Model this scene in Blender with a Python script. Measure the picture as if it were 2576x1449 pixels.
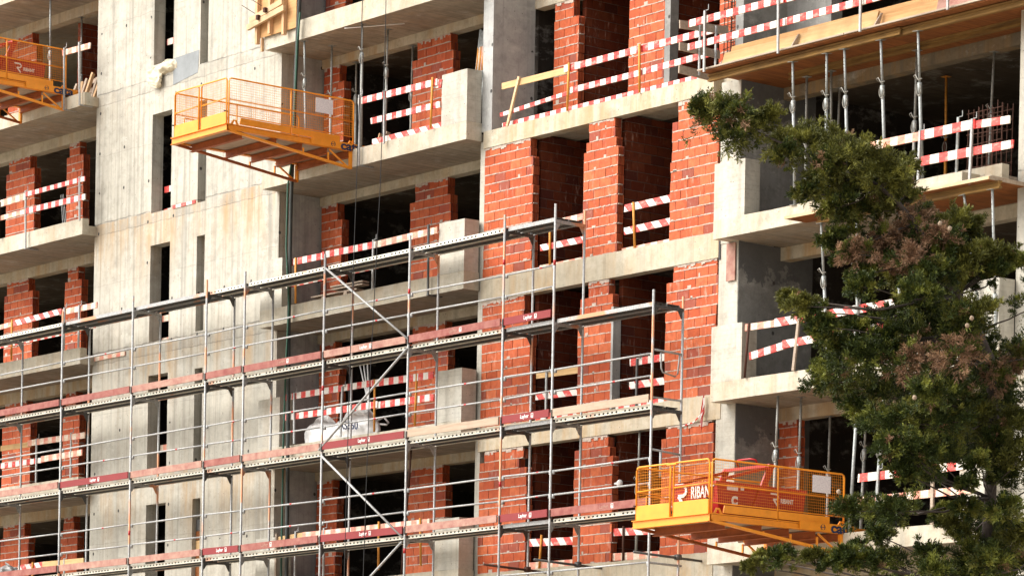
import bpy, math, random
import numpy as np
from mathutils import Vector, Matrix
random.seed(7)
for o in list(bpy.data.objects): bpy.data.objects.remove(o)
sc = bpy.context.scene
COL = sc.collection
# ---------------------------------------------------------------- camera
cam = bpy.data.cameras.new("camera"); camo = bpy.data.objects.new("camera", cam); COL.objects.link(camo)
cam.sensor_width = 36.0; cam.lens = 36.0*9064.0/2576.0
cam.shift_x = 0.0; cam.shift_y = 0.6503
cam.clip_start = 0.5; cam.clip_end = 1500
camo.matrix_world = Matrix(((0.6260394, -0.0236877, 0.7794316, 57.4395), (0.7795725, -0.0046710, -0.6262946, -45.0260), (0.0184762, 0.9997085, 0.0155420, -9.2497), (0, 0, 0, 1)))
sc.camera = camo
# ---------------------------------------------------------------- sky and sun (bright, thin overcast from the front left)
SUN_DIR = Vector((-0.50, -0.80, 0.86)).normalized()      # towards the sun
w = bpy.data.worlds.new("World"); sc.world = w; w.use_nodes = True
wn = w.node_tree; bg = wn.nodes['Background']
sky = wn.nodes.new('ShaderNodeTexSky'); sky.sky_type = 'NISHITA'; sky.sun_disc = False
sky.sun_elevation = math.asin(SUN_DIR.z); sky.sun_rotation = math.atan2(SUN_DIR.x, SUN_DIR.y)
sky.dust_density = 4.0; sky.air_density = 1.0
hs = wn.nodes.new('ShaderNodeHueSaturation'); hs.inputs['Saturation'].default_value = 0.22
wn.links.new(sky.outputs[0], hs.inputs['Color']); wn.links.new(hs.outputs[0], bg.inputs[0])
bg.inputs[1].default_value = 0.14
sun = bpy.data.lights.new("sun", 'SUN'); sun.energy = 2.3; sun.angle = math.radians(55); sun.color = (1.0, .965, .90)
suno = bpy.data.objects.new("sun", sun); COL.objects.link(suno)
suno.rotation_euler = SUN_DIR.to_track_quat('Z', 'Y').to_euler(); suno.location = (0, -30, 40)
sc.view_settings.view_transform = 'Standard'; sc.view_settings.look = 'None'; sc.view_settings.gamma = 1
sc.view_settings.exposure = 1.0
sc.render.engine = 'CYCLES'
sc.cycles.max_bounces = 5; sc.cycles.diffuse_bounces = 3; sc.cycles.transparent_max_bounces = 12

# ---------------------------------------------------------------- node helpers
class NT:
    def __init__(s, name):
        s.m = bpy.data.materials.new(name); s.m.use_nodes = True; s.t = s.m.node_tree
        s.b = s.t.nodes['Principled BSDF']; s.b.inputs['Roughness'].default_value = .85
        s.b.inputs['Specular IOR Level'].default_value = .25
        s.co = s.t.nodes.new('ShaderNodeTexCoord').outputs['Object']
    def put(s, sock, v):
        if isinstance(v, bpy.types.NodeSocket): s.t.links.new(v, sock)
        else:
            if isinstance(v, tuple) and len(v) == 3 and len(sock.default_value) == 4: v = (*v, 1)
            sock.default_value = v
    def math(s, op, a, b=0.0, c=None, clamp=False):
        n = s.t.nodes.new('ShaderNodeMath'); n.operation = op; n.use_clamp = clamp
        s.put(n.inputs[0], a); s.put(n.inputs[1], b)
        if c is not None: s.put(n.inputs[2], c)
        return n.outputs[0]
    def sc(s, v=(1, 1, 1), off=(0, 0, 0), co=None):
        n = s.t.nodes.new('ShaderNodeMapping'); s.put(n.inputs['Vector'], co or s.co)
        n.inputs['Scale'].default_value = v; n.inputs['Location'].default_value = off; return n.outputs[0]
    def noise(s, vec, scale=1.0, det=4.0, rough=.55, dist=0.0):
        n = s.t.nodes.new('ShaderNodeTexNoise'); s.put(n.inputs['Vector'], vec)
        n.inputs['Scale'].default_value = scale; n.inputs['Detail'].default_value = det
        n.inputs['Roughness'].default_value = rough; n.inputs['Distortion'].default_value = dist
        return n.outputs['Fac']
    def ramp(s, v, a, b, lo=0.0, hi=1.0):
        n = s.t.nodes.new('ShaderNodeMapRange'); s.put(n.inputs[0], v)
        for i, x in enumerate((a, b, lo, hi)): n.inputs[i+1].default_value = x
        return n.outputs[0]
    def mix(s, f, a, b, mode='MIX'):
        n = s.t.nodes.new('ShaderNodeMix'); n.data_type = 'RGBA'; n.blend_type = mode
        s.put(n.inputs[0], f); s.put(n.inputs[6], a); s.put(n.inputs[7], b); return n.outputs[2]
    def sep(s, co=None):
        n = s.t.nodes.new('ShaderNodeSeparateXYZ'); s.put(n.inputs[0], co or s.co); return n.outputs
    def isl(s):
        return s.t.nodes.new('ShaderNodeNewGeometry').outputs['Random Per Island']
    def rnd(s):
        return s.t.nodes.new('ShaderNodeObjectInfo').outputs['Random']
    def col(s, c): s.put(s.b.inputs['Base Color'], c)
    def bump(s, h, strength=.4, dist=.01):
        n = s.t.nodes.new('ShaderNodeBump'); s.put(n.inputs['Height'], h)
        n.inputs['Strength'].default_value = strength; n.inputs['Distance'].default_value = dist
        s.t.links.new(n.outputs[0], s.b.inputs['Normal'])
    def set(s, **k):
        for a, v in k.items(): s.put(s.b.inputs[a.replace('_', ' ')], v)

def concrete(name, c0, c1, stain=0.0, joints=False, holes=True, streak=.5, boards=0.0, patch=0.0, zband=False, grain=0.0):
    q = NT(name); co = q.co
    n1 = q.noise(co, .7, 7, .62); n3 = q.noise(co, 26, 6, .7); n5 = q.noise(co, 5, 6, .65)
    c = q.mix(q.ramp(n1, .32, .68), c0, c1)
    c = q.mix(q.ramp(n5, .48, .74, 0, .5), c, tuple(x*.6 for x in c1))
    n6 = q.noise(co, 2.1, 8, .72, .4); c = q.mix(q.ramp(n6, .52, .66, 0, .45), c, tuple(x*.66 for x in c1))
    c = q.mix(q.ramp(q.noise(q.sc((1.6, 1.6, 3), (7, 1, 2)), 1, 7, .7), .54, .70, 0, .4), c, (.66, .64, .58))
    n2 = q.noise(q.sc((9, 9, .22)), 1, 5, .6)
    c = q.mix(q.ramp(n2, .5, .72, 0, streak), c, tuple(x*.58 for x in c1))
    n2b = q.noise(q.sc((3.1, 3.1, .12), (5, 3, 1)), 1, 5, .6)
    c = q.mix(q.ramp(n2b, .56, .7, 0, streak*.7), c, (c1[0]*.5, c1[1]*.5, c1[2]*.52))
    x, y, z = q.sep()
    if stain:
        s1 = q.noise(q.sc((2.6, 2.6, .3), (1, 9, 4)), 1, 6, .65)
        s2 = q.noise(co, .45, 4)
        f = q.math('MULTIPLY', q.ramp(s1, .43, .63), q.ramp(s2, .36, .56))
        if zband:   # rust run-off below the casting joints of the lower lifts
            zz = q.math('FRACT', q.math('DIVIDE', q.math('SUBTRACT', z, .25), 3.0))
            f = q.math('MULTIPLY', f, q.ramp(zz, .45, 1.0, .12, 1.3))
            f = q.math('MULTIPLY', f, q.ramp(z, 6.25, 6.3, 1, .15))
        c = q.mix(q.math('MULTIPLY', f, stain), c, (.44, .25, .085))
    if grain:
        gn = q.noise(q.sc((9, .45, 9), (2, 0, 5)), 1, 5, .65); c = q.mix(q.ramp(gn, .45, .72, 0, grain), c, tuple(v*.45 for v in c1))
        gl = q.math('LESS_THAN', q.math('FRACT', q.math('DIVIDE', x, .52)), .022); c = q.mix(q.math('MULTIPLY', gl, .4), c, tuple(v*.5 for v in c1))
    if patch:
        zf = q.math('FRACT', q.math('DIVIDE', z, 3.0)); wn_ = q.ramp(q.noise(co, 1.9, 7, .7), .3, .7, -.13, .13)
        f = q.math('MULTIPLY', q.ramp(q.math('ADD', zf, wn_), .80, .82), patch*1.6)
        c = q.mix(f, c, (.11, .11, .112))
    h = q.math('MULTIPLY', n3, .5)
    if joints:
        wob = q.ramp(q.noise(co, 3, 4), .3, .7, -.02, .02)
        zb = q.math('FRACT', q.math('DIVIDE', q.math('ADD', z, wob), 3.0)); bd = q.math('MULTIPLY', q.math('LESS_THAN', zb, .09), q.ramp(q.noise(co, 3.4, 7, .7), .42, .66, 0, .55)); c = q.mix(bd, c, (.26, .245, .215))
        for off, wd, st in ((.27, .012, .55), (3.0, .009, .4), (1.82, .005, .25)):
            fz = q.math('FRACT', q.math('DIVIDE', q.math('ADD', q.math('SUBTRACT', z, off), wob), 3.0))
            dd = q.math('ABSOLUTE', q.math('SUBTRACT', q.math('FRACT', q.math('ADD', fz, .5)), .5))
            ln = q.math('LESS_THAN', dd, wd/3*1.3)
            ln = q.math('MULTIPLY', ln, q.ramp(q.noise(co, 2.2, 5), .4, .55, .15, st))
            c = q.mix(ln, c, (.09, .08, .07)); h = q.math('SUBTRACT', h, ln)
        fx = q.math('ABSOLUTE', q.math('SUBTRACT', q.math('FRACT', q.math('DIVIDE', q.math('ADD', x, .62), 1.27)), .5))
        ln = q.math('MULTIPLY', q.math('LESS_THAN', fx, .006), q.ramp(q.noise(co, 1.7, 4), .45, .6, 0, .45))
        c = q.mix(ln, c, (.12, .11, .1))
    if holes:
        ux = q.math('SUBTRACT', q.math('FRACT', q.math('DIVIDE', q.math('ADD', q.math('ADD', x, y), .3), 1.05)), .5)
        uz = q.math('SUBTRACT', q.math('FRACT', q.math('DIVIDE', z, .93)), .5)
        rr = q.math('SQRT', q.math('ADD', q.math('POWER', q.math('MULTIPLY', ux, 1.05), 2), q.math('POWER', q.math('MULTIPLY', uz, .8), 2)))
        hole = q.math('MULTIPLY', q.math('LESS_THAN', rr, .032), q.ramp(q.noise(co, 1.4, 2), .5, .52))
        c = q.mix(hole, c, (.07, .065, .06)); h = q.math('SUBTRACT', h, hole)
    v = q.t.nodes.new('ShaderNodeTexVoronoi'); v.inputs['Scale'].default_value = 9; q.put(v.inputs['Vector'], co)
    pit = q.math('MULTIPLY', q.math('LESS_THAN', v.outputs['Distance'], .11), q.ramp(q.noise(co, 4, 3), .5, .56, 0, .7))
    c = q.mix(pit, c, (.13, .115, .1))
    if boards:
        fb = q.math('FRACT', q.math('DIVIDE', z, .085))
        lb = q.math('MULTIPLY', q.math('LESS_THAN', fb, .14), q.ramp(q.noise(q.sc((1.5, 1.5, 12)), 1, 3), .42, .58, 0, boards))
        c = q.mix(lb, c, (.2, .18, .15))
    c = q.mix(.5, c, q.mix(n3, (.62, .62, .62), (1.15, 1.15, 1.15)), 'MULTIPLY')
    q.col(c); q.bump(q.math('ADD', h, q.math('MULTIPLY', n5, .8)), .5, .012); q.set(Roughness=.92)
    return q.m

def brickmat(name, k=1.0, sat=1.0):
    q = NT(name); i = q.isl()
    def hsh(v, a): return q.math('FRACT', q.math('MULTIPLY', v, a))
    c = q.mix(q.ramp(i, 0, 1), (.38*k, .074*k, .022*k), (.56*k, .150*k, .058*k))
    c = q.mix(q.math('GREATER_THAN', hsh(i, 17.31), .88), c, (.24*k, .075*k, .05*k))
    c = q.mix(q.math('MULTIPLY', hsh(i, 91.7), .45), c, (.40*k, .055*k, .018*k))
    bl = q.noise(q.co, 7, 6, .7)
    c = q.mix(q.ramp(bl, .42, .70, 0, .6), c, (.24*k, .042*k, .02*k))
    st = q.noise(q.sc((60, 60, 4)), 1, 3)
    c = q.mix(q.ramp(st, .4, .7, 0, .22), c, (.33*k, .05*k, .015*k))
    ef = q.math('MULTIPLY', q.ramp(q.noise(q.sc((12, 12, 3.5), (3, 1, 7)), 1, 5, .7), .56, .72), q.ramp(q.noise(q.co, 1.3, 3), .42, .62))
    c = q.mix(q.math('MULTIPLY', ef, .75), c, (.62, .42, .33))
    q.col(c); q.bump(q.math('ADD', st, bl), .35, .006); q.set(Roughness=.8)
    return q.m

def plain(name, c, rough=.8, var=.25, metal=0.0, nscale=8, dark=None, spec=.3, bumps=.2):
    q = NT(name)
    n = q.noise(q.co, nscale, 6, .65)
    d = dark or tuple(v*(1-var) for v in c)
    q.col(q.mix(q.ramp(n, .3, .7), c, d)); q.set(Roughness=rough, Metallic=metal)
    q.b.inputs['Specular IOR Level'].default_value = spec
    if bumps: q.bump(n, bumps, .004)
    return q.m

def wood(name, c, d, axis=0, k=1.0):
    q = NT(name); s = [22, 22, 22]; s[axis] = 1.3
    n = q.noise(q.sc(tuple(s)), 1, 5, .65, .6); b = q.noise(q.co, 2.2, 5)
    cc = q.mix(q.ramp(n, .35, .7), c, d)
    cc = q.mix(q.ramp(b, .5, .75, 0, .55), cc, tuple(v*.6 for v in d))
    cc = q.mix(q.ramp(q.rnd(), 0, 1, 0, .3), cc, tuple(v*.7 for v in c))
    q.col(cc); q.bump(n, .3, .004); return q.m

def stripes(name, red, white, per=.34, wear=.2, slant=0.0):
    q = NT(name); x, y, z = q.sep()
    r = q.math('MULTIPLY', q.rnd(), 1.0)
    xx = q.math('ADD', q.math('ADD', x, q.math('MULTIPLY', z, slant)), r)
    e = q.ramp(q.noise(q.co, 60, 2), .3, .7, -.02, .02)
    f = q.math('LESS_THAN', q.math('FRACT', q.math('ADD', q.math('DIVIDE', xx, per), e)), .5)
    c = q.mix(f, white, red)
    dirt = q.noise(q.sc((6, 6, 14)), 1, 6, .7)
    c = q.mix(q.ramp(dirt, .62-wear*.35, .82-wear*.3, 0, min(1, .3+wear)), c, (.62, .42, .28) if wear > .4 else (.6, .5, .42))
    c = q.mix(q.ramp(q.noise(q.co, 3, 4), .5, .8, 0, .3), c, (.35, .2, .15))
    q.col(c); q.set(Roughness=.6); return q.m

def galv(name, c=(.42, .44, .45), rust=.25, paint=None):
    q = NT(name); n = q.noise(q.sc((9, 9, 2.5)), 1, 6, .7); g = q.noise(q.co, 30, 4)
    cc = q.mix(q.ramp(g, .3, .7), c, tuple(v*.62 for v in c))
    cc = q.mix(q.ramp(n, .5, .7, 0, rust), cc, (.22, .12, .07))
    if paint:
        f = q.ramp(q.noise(q.sc((.9, .9, .8), (2, 2, 3)), 1, 3), .54, .58)
        cc = q.mix(q.math('MULTIPLY', f, .85), cc, paint)
    q.col(cc); q.set(Roughness=.55, Metallic=.25); q.bump(n, .2, .003); return q.m

M = {}
M['wallc'] = concrete('concrete_cast', (.53, .50, .425), (.40, .375, .315), stain=.62, joints=True, streak=.8, zband=True)
M['slabc'] = concrete('concrete_slab', (.57, .525, .425), (.43, .385, .30), stain=.3, holes=False, streak=.3)
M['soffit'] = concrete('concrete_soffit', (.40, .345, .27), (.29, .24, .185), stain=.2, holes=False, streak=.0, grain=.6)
M['blockc'] = concrete('concrete_parapet', (.56, .53, .455), (.42, .395, .335), stain=.15, holes=False, streak=.4, boards=.22)
M['beamc'] = concrete('concrete_beam', (.57, .51, .395), (.44, .38, .28), stain=.6, holes=False, streak=.35)
M['colc'] = concrete('concrete_column', (.47, .465, .44), (.35, .345, .33), stain=.0, holes=True, streak=.45)
M['plaster'] = concrete('concrete_grey', (.33, .32, .30), (.22, .215, .20), stain=.0, holes=True, streak=.3, patch=.5)
M['interior'] = concrete('concrete_inner_shaded', (.06, .048, .038), (.035, .028, .022), holes=False, streak=.3)  # room darkness put into the colour of the inner concrete
M['brick'] = brickmat('brick_clay'); M['brickd'] = brickmat('brick_clay_dim', .5); M['brickin'] = brickmat('brick_clay_shaded', .36)  # dim and inner copies: same clay, darkened to paint in room shade
M['mortar'] = plain('mortar', (.52, .425, .355), .95, .35, nscale=14, bumps=.5)
M['ceiling'] = concrete('concrete_ceiling_shaded', (.15, .115, .08), (.09, .07, .048), holes=False, streak=0, grain=.5)  # ceiling concrete browned down, with the room shade painted in
M['lintel'] = concrete('concrete_lintel_shade_dirt', (.27, .225, .16), (.17, .14, .10), stain=.5, holes=False, streak=.4)  # shade of the deck above painted in, on top of real dirt
M['mortarin'] = plain('mortar_shaded', (.27, .205, .17), .95, .35, nscale=14, bumps=.5)  # mortar copy darkened with the inner brick, room shade in its colour
M['steel'] = galv('steel_galvanised', (.42, .42, .41), .35, None)
M['steelp'] = galv('steel_painted_ends', (.41, .41, .40), .3, (.58, .24, .11))
M['steeld'] = galv('steel_dull', (.10, .10, .098), .5, None)
M['propm'] = galv('steel_prop', (.34, .34, .31), .45, None)
M['proplight'] = galv('steel_prop_grey', (.38, .40, .385), .3, None)
M['rust'] = plain('steel_rusty', (.085, .034, .020), .8, .5, nscale=30)
M['orange'] = plain('paint_orange_post', (.72, .30, .05), .6, .35, nscale=12)
M['yellow'] = plain('paint_platform_yellow', (.90, .315, .02), .42, .2, nscale=4, spec=.4, bumps=0)
M['yellowd'] = plain('paint_platform_brown_shade', (.40, .10, .022), .6, .4, nscale=6, spec=.3)  # red-brown of the cross beams, also painted-in shade on the far chord
M['redpaint'] = plain('paint_skip_red', (.42, .007, .008), .4, .25, nscale=6, spec=.45)
M['white'] = plain('paint_white', (.8, .78, .75), .6, .1)
M['navy'] = plain('paint_navy', (.02, .035, .09), .5, .1)
M['dark'] = plain('dark_metal', (.035, .03, .03), .6, .3)
M['cable'] = plain('cable_black', (.02, .02, .02), .5, .3)
M['green'] = plain('hose_green', (.035, .10, .065), .5, .3)
M['pipe'] = plain('pipe_dark', (.06, .065, .06), .5, .5, nscale=3)
M['plyo'] = wood('plywood_orange', (.30, .105, .028), (.13, .045, .015), 1)
M['plyb'] = wood('plywood_form_face', (.62, .36, .16), (.45, .23, .09))
M['plyl'] = wood('plywood_light', (.66, .44, .22), (.52, .32, .14))
M['timber'] = wood('timber_pale', (.66, .48, .29), (.50, .34, .19))
M['timberv'] = wood('timber_pale_upright', (.64, .42, .24), (.48, .29, .15), 2)
M['timberg'] = wood('timber_grey', (.45, .36, .28), (.30, .23, .17))
M['h20'] = wood('formwork_beam_yellow', (.30, .17, .05), (.10, .05, .02))
M['sw'] = stripes('board_red_white', (.58, .05, .042), (.72, .67, .61), .335, .34)
M['sww'] = stripes('board_red_white_worn', (.68, .20, .15), (.74, .64, .54), .36, .6)
M['sws'] = stripes('board_red_white_slanted', (.62, .07, .06), (.74, .68, .62), .42, .35, .9)
M['swb'] = stripes('board_red_white_broad', (.70, .07, .06), (.78, .70, .60), .43, .3)
M['toe_red'] = plain('toe_board_red', (.21, .024, .024), .6, .4, nscale=4, dark=(.19, .02, .02))
M['toe_worn'] = plain('toe_board_worn', (.19, .042, .035), .7, .3, nscale=5, dark=(.31, .13, .10))
M['toe_pink'] = plain('toe_board_faded', (.40, .25, .19), .8, .3, nscale=5, dark=(.25, .095, .075))
M['toe_wood'] = wood('toe_board_bare', (.46, .35, .26), (.33, .235, .165))
M['bag'] = plain('bag_white', (.72, .70, .68), .5, .12, nscale=5, spec=.4, bumps=.6)
M['tape'] = stripes('tape_red_white', (.72, .04, .03), (.8, .76, .74), .16, .0)
M['rope'] = plain('rope', (.33, .31, .27), .9, .3)
M['sheet'] = None
q = NT('notice_sheet'); x, y, z = q.sep()
ln = q.math('MULTIPLY', q.math('LESS_THAN', q.math('FRACT', q.math('DIVIDE', z, .022)), .35), q.ramp(q.noise(q.sc((1, 30, 40)), 1, 3), .42, .5))
q.col(q.mix(q.math('MULTIPLY', ln, .55), (.80, .76, .76), (.33, .25, .33))); M['sheet'] = q.m
q = NT('deck_plate_perforated'); x, y, z = q.sep()      # steel plank edge with punched oval holes
fx = q.math('SUBTRACT', q.math('FRACT', q.math('DIVIDE', x, .125)), .5); fz = q.math('DIVIDE', z, .020)
rr = q.math('ADD', q.math('POWER', q.math('MULTIPLY', fx, 4.3), 2), q.math('POWER', fz, 2))
gap = q.math('GREATER_THAN', q.math('FRACT', q.math('DIVIDE', x, 1.47)), .07)
hole = q.math('MULTIPLY', q.math('LESS_THAN', rr, 1.0), gap)
n = q.noise(q.sc((1.1, 1, 1)), 1, 4); g = q.noise(q.co, 25, 4)
c = q.mix(q.ramp(g, .3, .7), (.74, .69, .58), (.58, .54, .45))
c = q.mix(q.ramp(n, .60, .64, 0, .6), c, (.62, .24, .12)); c = q.mix(q.ramp(n, .38, .34, 0, .5), c, (.30, .42, .36))
q.col(c); q.set(Roughness=.5, Metallic=.2, Alpha=q.math('SUBTRACT', 1.0, hole)); M['perf'] = q.m
def foliage(name, a, b, c2):
    q = NT(name); i = q.isl(); n = q.noise(q.co, 5.5, 3, .6)
    c = q.mix(i, a, b); c = q.mix(q.ramp(n, .50, .66, 0, .95), c, c2)
    q.col(c); q.set(Roughness=.55); q.b.inputs['Specular IOR Level'].default_value = .25
    t = q.t.nodes.new('ShaderNodeBsdfTranslucent'); q.put(t.inputs['Color'], c)
    mx = q.t.nodes.new('ShaderNodeMixShader'); mx.inputs[0].default_value = .16
    q.t.links.new(q.b.outputs[0], mx.inputs[1]); q.t.links.new(t.outputs[0], mx.inputs[2])
    q.t.links.new(mx.outputs[0], q.t.nodes['Material Output'].inputs[0]); return q.m
M['leaf'] = foliage('cypress_green', (.016, .026, .005), (.052, .070, .011), (.20, .21, .032))
M['leafy'] = foliage('cypress_olive', (.045, .048, .008), (.12, .12, .022), (.27, .26, .05))
M['leafb'] = foliage('cypress_dead', (.13, .07, .04), (.32, .18, .10), (.46, .29, .17))
M['bark'] = plain('bark', (.10, .078, .066), .95, .5, nscale=14, bumps=.8)
M['cone'] = plain('cone', (.42, .31, .22), .9, .5, nscale=40)

# ---------------------------------------------------------------- mesh helpers
class MB:
    def __init__(s): s.v = []; s.f = []
    def add(s, vs, fs):
        k = len(s.v); s.v += [tuple(p) for p in vs]; s.f += [tuple(k+i for i in f) for f in fs]; return s
    def box(s, x0, x1, y0, y1, z0, z1):
        return s.add([(x0,y0,z0),(x1,y0,z0),(x1,y1,z0),(x0,y1,z0),(x0,y0,z1),(x1,y0,z1),(x1,y1,z1),(x0,y1,z1)],
            [(0,3,2,1),(4,5,6,7),(0,1,5,4),(1,2,6,5),(2,3,7,6),(3,0,4,7)])
    def frame(s, p, q, up=(0, 0, 1)):
        p = Vector(p); q = Vector(q); d = (q-p); L = d.length; d.normalize(); u = Vector(up)
        if abs(d.dot(u)) > .98: u = Vector((0, 1, 0))
        a = d.cross(u).normalized(); b = a.cross(d).normalized(); return p, q, d, a, b
    def beam(s, p, q, wd, ht, up=(0, 0, 1)):          # rectangular bar from p to q
        p, q, d, a, b = s.frame(p, q, up); vs = []
        for c in (p, q):
            for i, j in ((-1,-1),(1,-1),(1,1),(-1,1)): vs.append(c+a*(i*wd/2)+b*(j*ht/2))
        return s.add(vs, [(0,1,2,3),(7,6,5,4),(0,4,5,1),(1,5,6,2),(2,6,7,3),(3,7,4,0)])
    def tube(s, p, q, r, n=8, r2=None):
        p, q, d, a, b = s.frame(p, q); r2 = r if r2 is None else r2; vs = []
        for c, rr in ((p, r), (q, r2)):
            for i in range(n):
                t = 2*math.pi*i/n; vs.append(c+a*(rr*math.cos(t))+b*(rr*math.sin(t)))
        fs = [(i, (i+1) % n, n+(i+1) % n, n+i) for i in range(n)]
        return s.add(vs, fs+[tuple(range(n-1, -1, -1)), tuple(range(n, 2*n))])
    def path(s, pts, r, n=8):
        pts = [Vector(p) for p in pts]; rs = r if isinstance(r, list) else [r]*len(pts); k = len(s.v)
        for i, p in enumerate(pts):
            d = (pts[min(i+1, len(pts)-1)]-pts[max(i-1, 0)]).normalized()
            u = Vector((0, 0, 1)) if abs(d.z) < .9 else Vector((0, 1, 0))
            a = d.cross(u).normalized(); b = a.cross(d)
            for j in range(n):
                t = 2*math.pi*j/n; s.v.append(tuple(p+a*(rs[i]*math.cos(t))+b*(rs[i]*math.sin(t))))
        for i in range(len(pts)-1):
            for j in range(n): s.f.append((k+i*n+j, k+i*n+(j+1) % n, k+(i+1)*n+(j+1) % n, k+(i+1)*n+j))
        s.f.append(tuple(k+j for j in range(n-1, -1, -1))); s.f.append(tuple(k+(len(pts)-1)*n+j for j in range(n)))
        return s
    def ext(s, poly, y0, y1):                          # xz outline extruded along y
        n = len(poly); vs = [(x, y0, z) for x, z in poly]+[(x, y1, z) for x, z in poly]
        return s.add(vs, [tuple(range(n)), tuple(range(2*n-1, n-1, -1))]+[(i, n+i, n+(i+1) % n, (i+1) % n) for i in range(n)])
    def extx(s, poly, x0, x1):                         # yz outline extruded along x
        n = len(poly); vs = [(x0, y, z) for y, z in poly]+[(x1, y, z) for y, z in poly]
        return s.add(vs, [tuple(range(n)), tuple(range(2*n-1, n-1, -1))]+[(i, n+i, n+(i+1) % n, (i+1) % n) for i in range(n)])
    def blob(s, c, r, seed=0, amp=.15, nu=14, nv=9):
        rg = random.Random(seed); k = len(s.v); ph = [rg.uniform(0, 6.28) for _ in range(6)]
        for j in range(nv+1):
            t = math.pi*j/nv
            for i in range(nu):
                u = 2*math.pi*i/nu
                m = 1+amp*(math.sin(3*u+ph[0])*math.sin(2*t+ph[1])+.6*math.sin(5*u+ph[2]+3*t)+.4*math.sin(7*t+ph[3]))
                s.v.append((c[0]+r[0]*m*math.sin(t)*math.cos(u), c[1]+r[1]*m*math.sin(t)*math.sin(u), c[2]+r[2]*m*math.cos(t)))
        for j in range(nv):
            for i in range(nu): s.f.append((k+j*nu+i, k+(j+1)*nu+i, k+(j+1)*nu+(i+1) % nu, k+j*nu+(i+1) % nu))
        return s
    def wrinkle(s, amp, f, seed=0, k0=0):
        from mathutils import noise
        for i in range(k0, len(s.v)):
            p = Vector(s.v[i])*f+Vector((seed, seed*2.3, 0)); a = abs(noise.noise(p))-.25; b = noise.noise(p*2.7)
            d = noise.noise_vector(p*.6); s.v[i] = tuple(Vector(s.v[i])+Vector((d.x, d.y, d.z))*amp*.8+Vector((0, -1, .3))*(a*amp*1.5+b*amp*.35))
        return s
    def build(s, name, mat, parent=None, smooth=False, loc=None, bevel=0):
        me = bpy.data.meshes.new(name); me.from_pydata(s.v, [], s.f); me.update()
        if mat: me.materials.append(M[mat] if isinstance(mat, str) else mat)
        if smooth: me.shade_smooth()
        o = bpy.data.objects.new(name, me); COL.objects.link(o)
        if bevel:
            md = o.modifiers.new('edge', 'BEVEL'); md.width = bevel; md.segments = 2; md.limit_method = 'ANGLE'
        if parent is not None:
            o.parent = parent
            root = parent
            off = Vector((0, 0, 0))
            if parent.get('_world'): off = -Vector(parent['_world'])
            o.location = off if loc is None else Vector(loc)
        elif loc is not None: o.location = loc
        return o
def thing(name, label, cat, loc=(0, 0, 0), group=None, world=False):
    o = bpy.data.objects.new(name, None); COL.objects.link(o); o.location = loc; o.empty_display_size = .2
    o['label'] = label; o['category'] = cat
    if group: o['group'] = group
    if world: o['_world'] = tuple(loc)                  # its parts are written in world coordinates
    return o
def tag(o, label, cat, group=None):
    o['label'] = label; o['category'] = cat
    if group: o['group'] = group
    return o
def text(name, body, size, mat, parent, loc, rot, depth=.002, bold=0.0, sx=1.0):
    cu = bpy.data.curves.new(name, 'FONT'); cu.body = body; cu.size = size; cu.extrude = depth; cu.offset = bold
    cu.align_x = 'CENTER'; cu.align_y = 'CENTER'
    t = bpy.data.objects.new(name, cu); COL.objects.link(t); bpy.context.view_layer.update()
    me = bpy.data.meshes.new_from_object(t.evaluated_get(bpy.context.evaluated_depsgraph_get()))
    bpy.data.objects.remove(t); me.materials.clear(); me.materials.append(M[mat])
    o = bpy.data.objects.new(name, me); COL.objects.link(o); o.parent = parent
    o.location = loc; o.rotation_euler = rot; o.scale = (sx, 1, 1); return o
FRONT = (math.pi/2, 0, 0); SIDE = (math.pi/2, 0, math.pi/2)
def structure(name, mb, mat):
    o = mb.build(name, mat); o['kind'] = 'structure'; return o
GZ = -10.9
structure('ground', MB().add([(-400, -400, GZ), (400, -400, GZ), (400, 400, GZ), (-400, 400, GZ)], [(0, 1, 2, 3)]),
          plain('ground_earth', (.42, .36, .28), .95, .3, nscale=.8))
# ================================================================= the building: one thing, its parts in world coordinates
B = thing('apartment_building', 'unfinished concrete and red brick apartment block with open floors and balconies', 'building', (0, 2, GZ), world=True)
def part(name, mb, mat, **k): return mb.build(name, mat, B, **k)
LV = (9, 6, 3, 0, -3, -6, -9)
def rough_box(mb, x0, x1, y0, y1, z0, z1, step=.5, j=.006, seed=1):
    """slab or parapet with a slightly uneven top edge"""
    rg = random.Random(seed); n = max(2, int((x1-x0)/step)); vs = []; fs = []
    for i in range(n+1):
        x = x0+(x1-x0)*i/n; a, b = rg.uniform(-j, j), rg.uniform(-j, j)
        e = 0 if i in (0, n) else rg.uniform(-j, j)*.4
        vs += [(x, y0, z0+e), (x, y1, z0), (x, y1, z1+b), (x, y0, z1+a)]
    for i in range(n):
        k = 4*i
        for a in range(4): b = (a+1) % 4; fs.append((k+a, k+b, k+4+b, k+4+a))
    fs += [(3, 2, 1, 0), (4*n, 4*n+1, 4*n+2, 4*n+3)]
    return mb.add(vs, fs)
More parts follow.
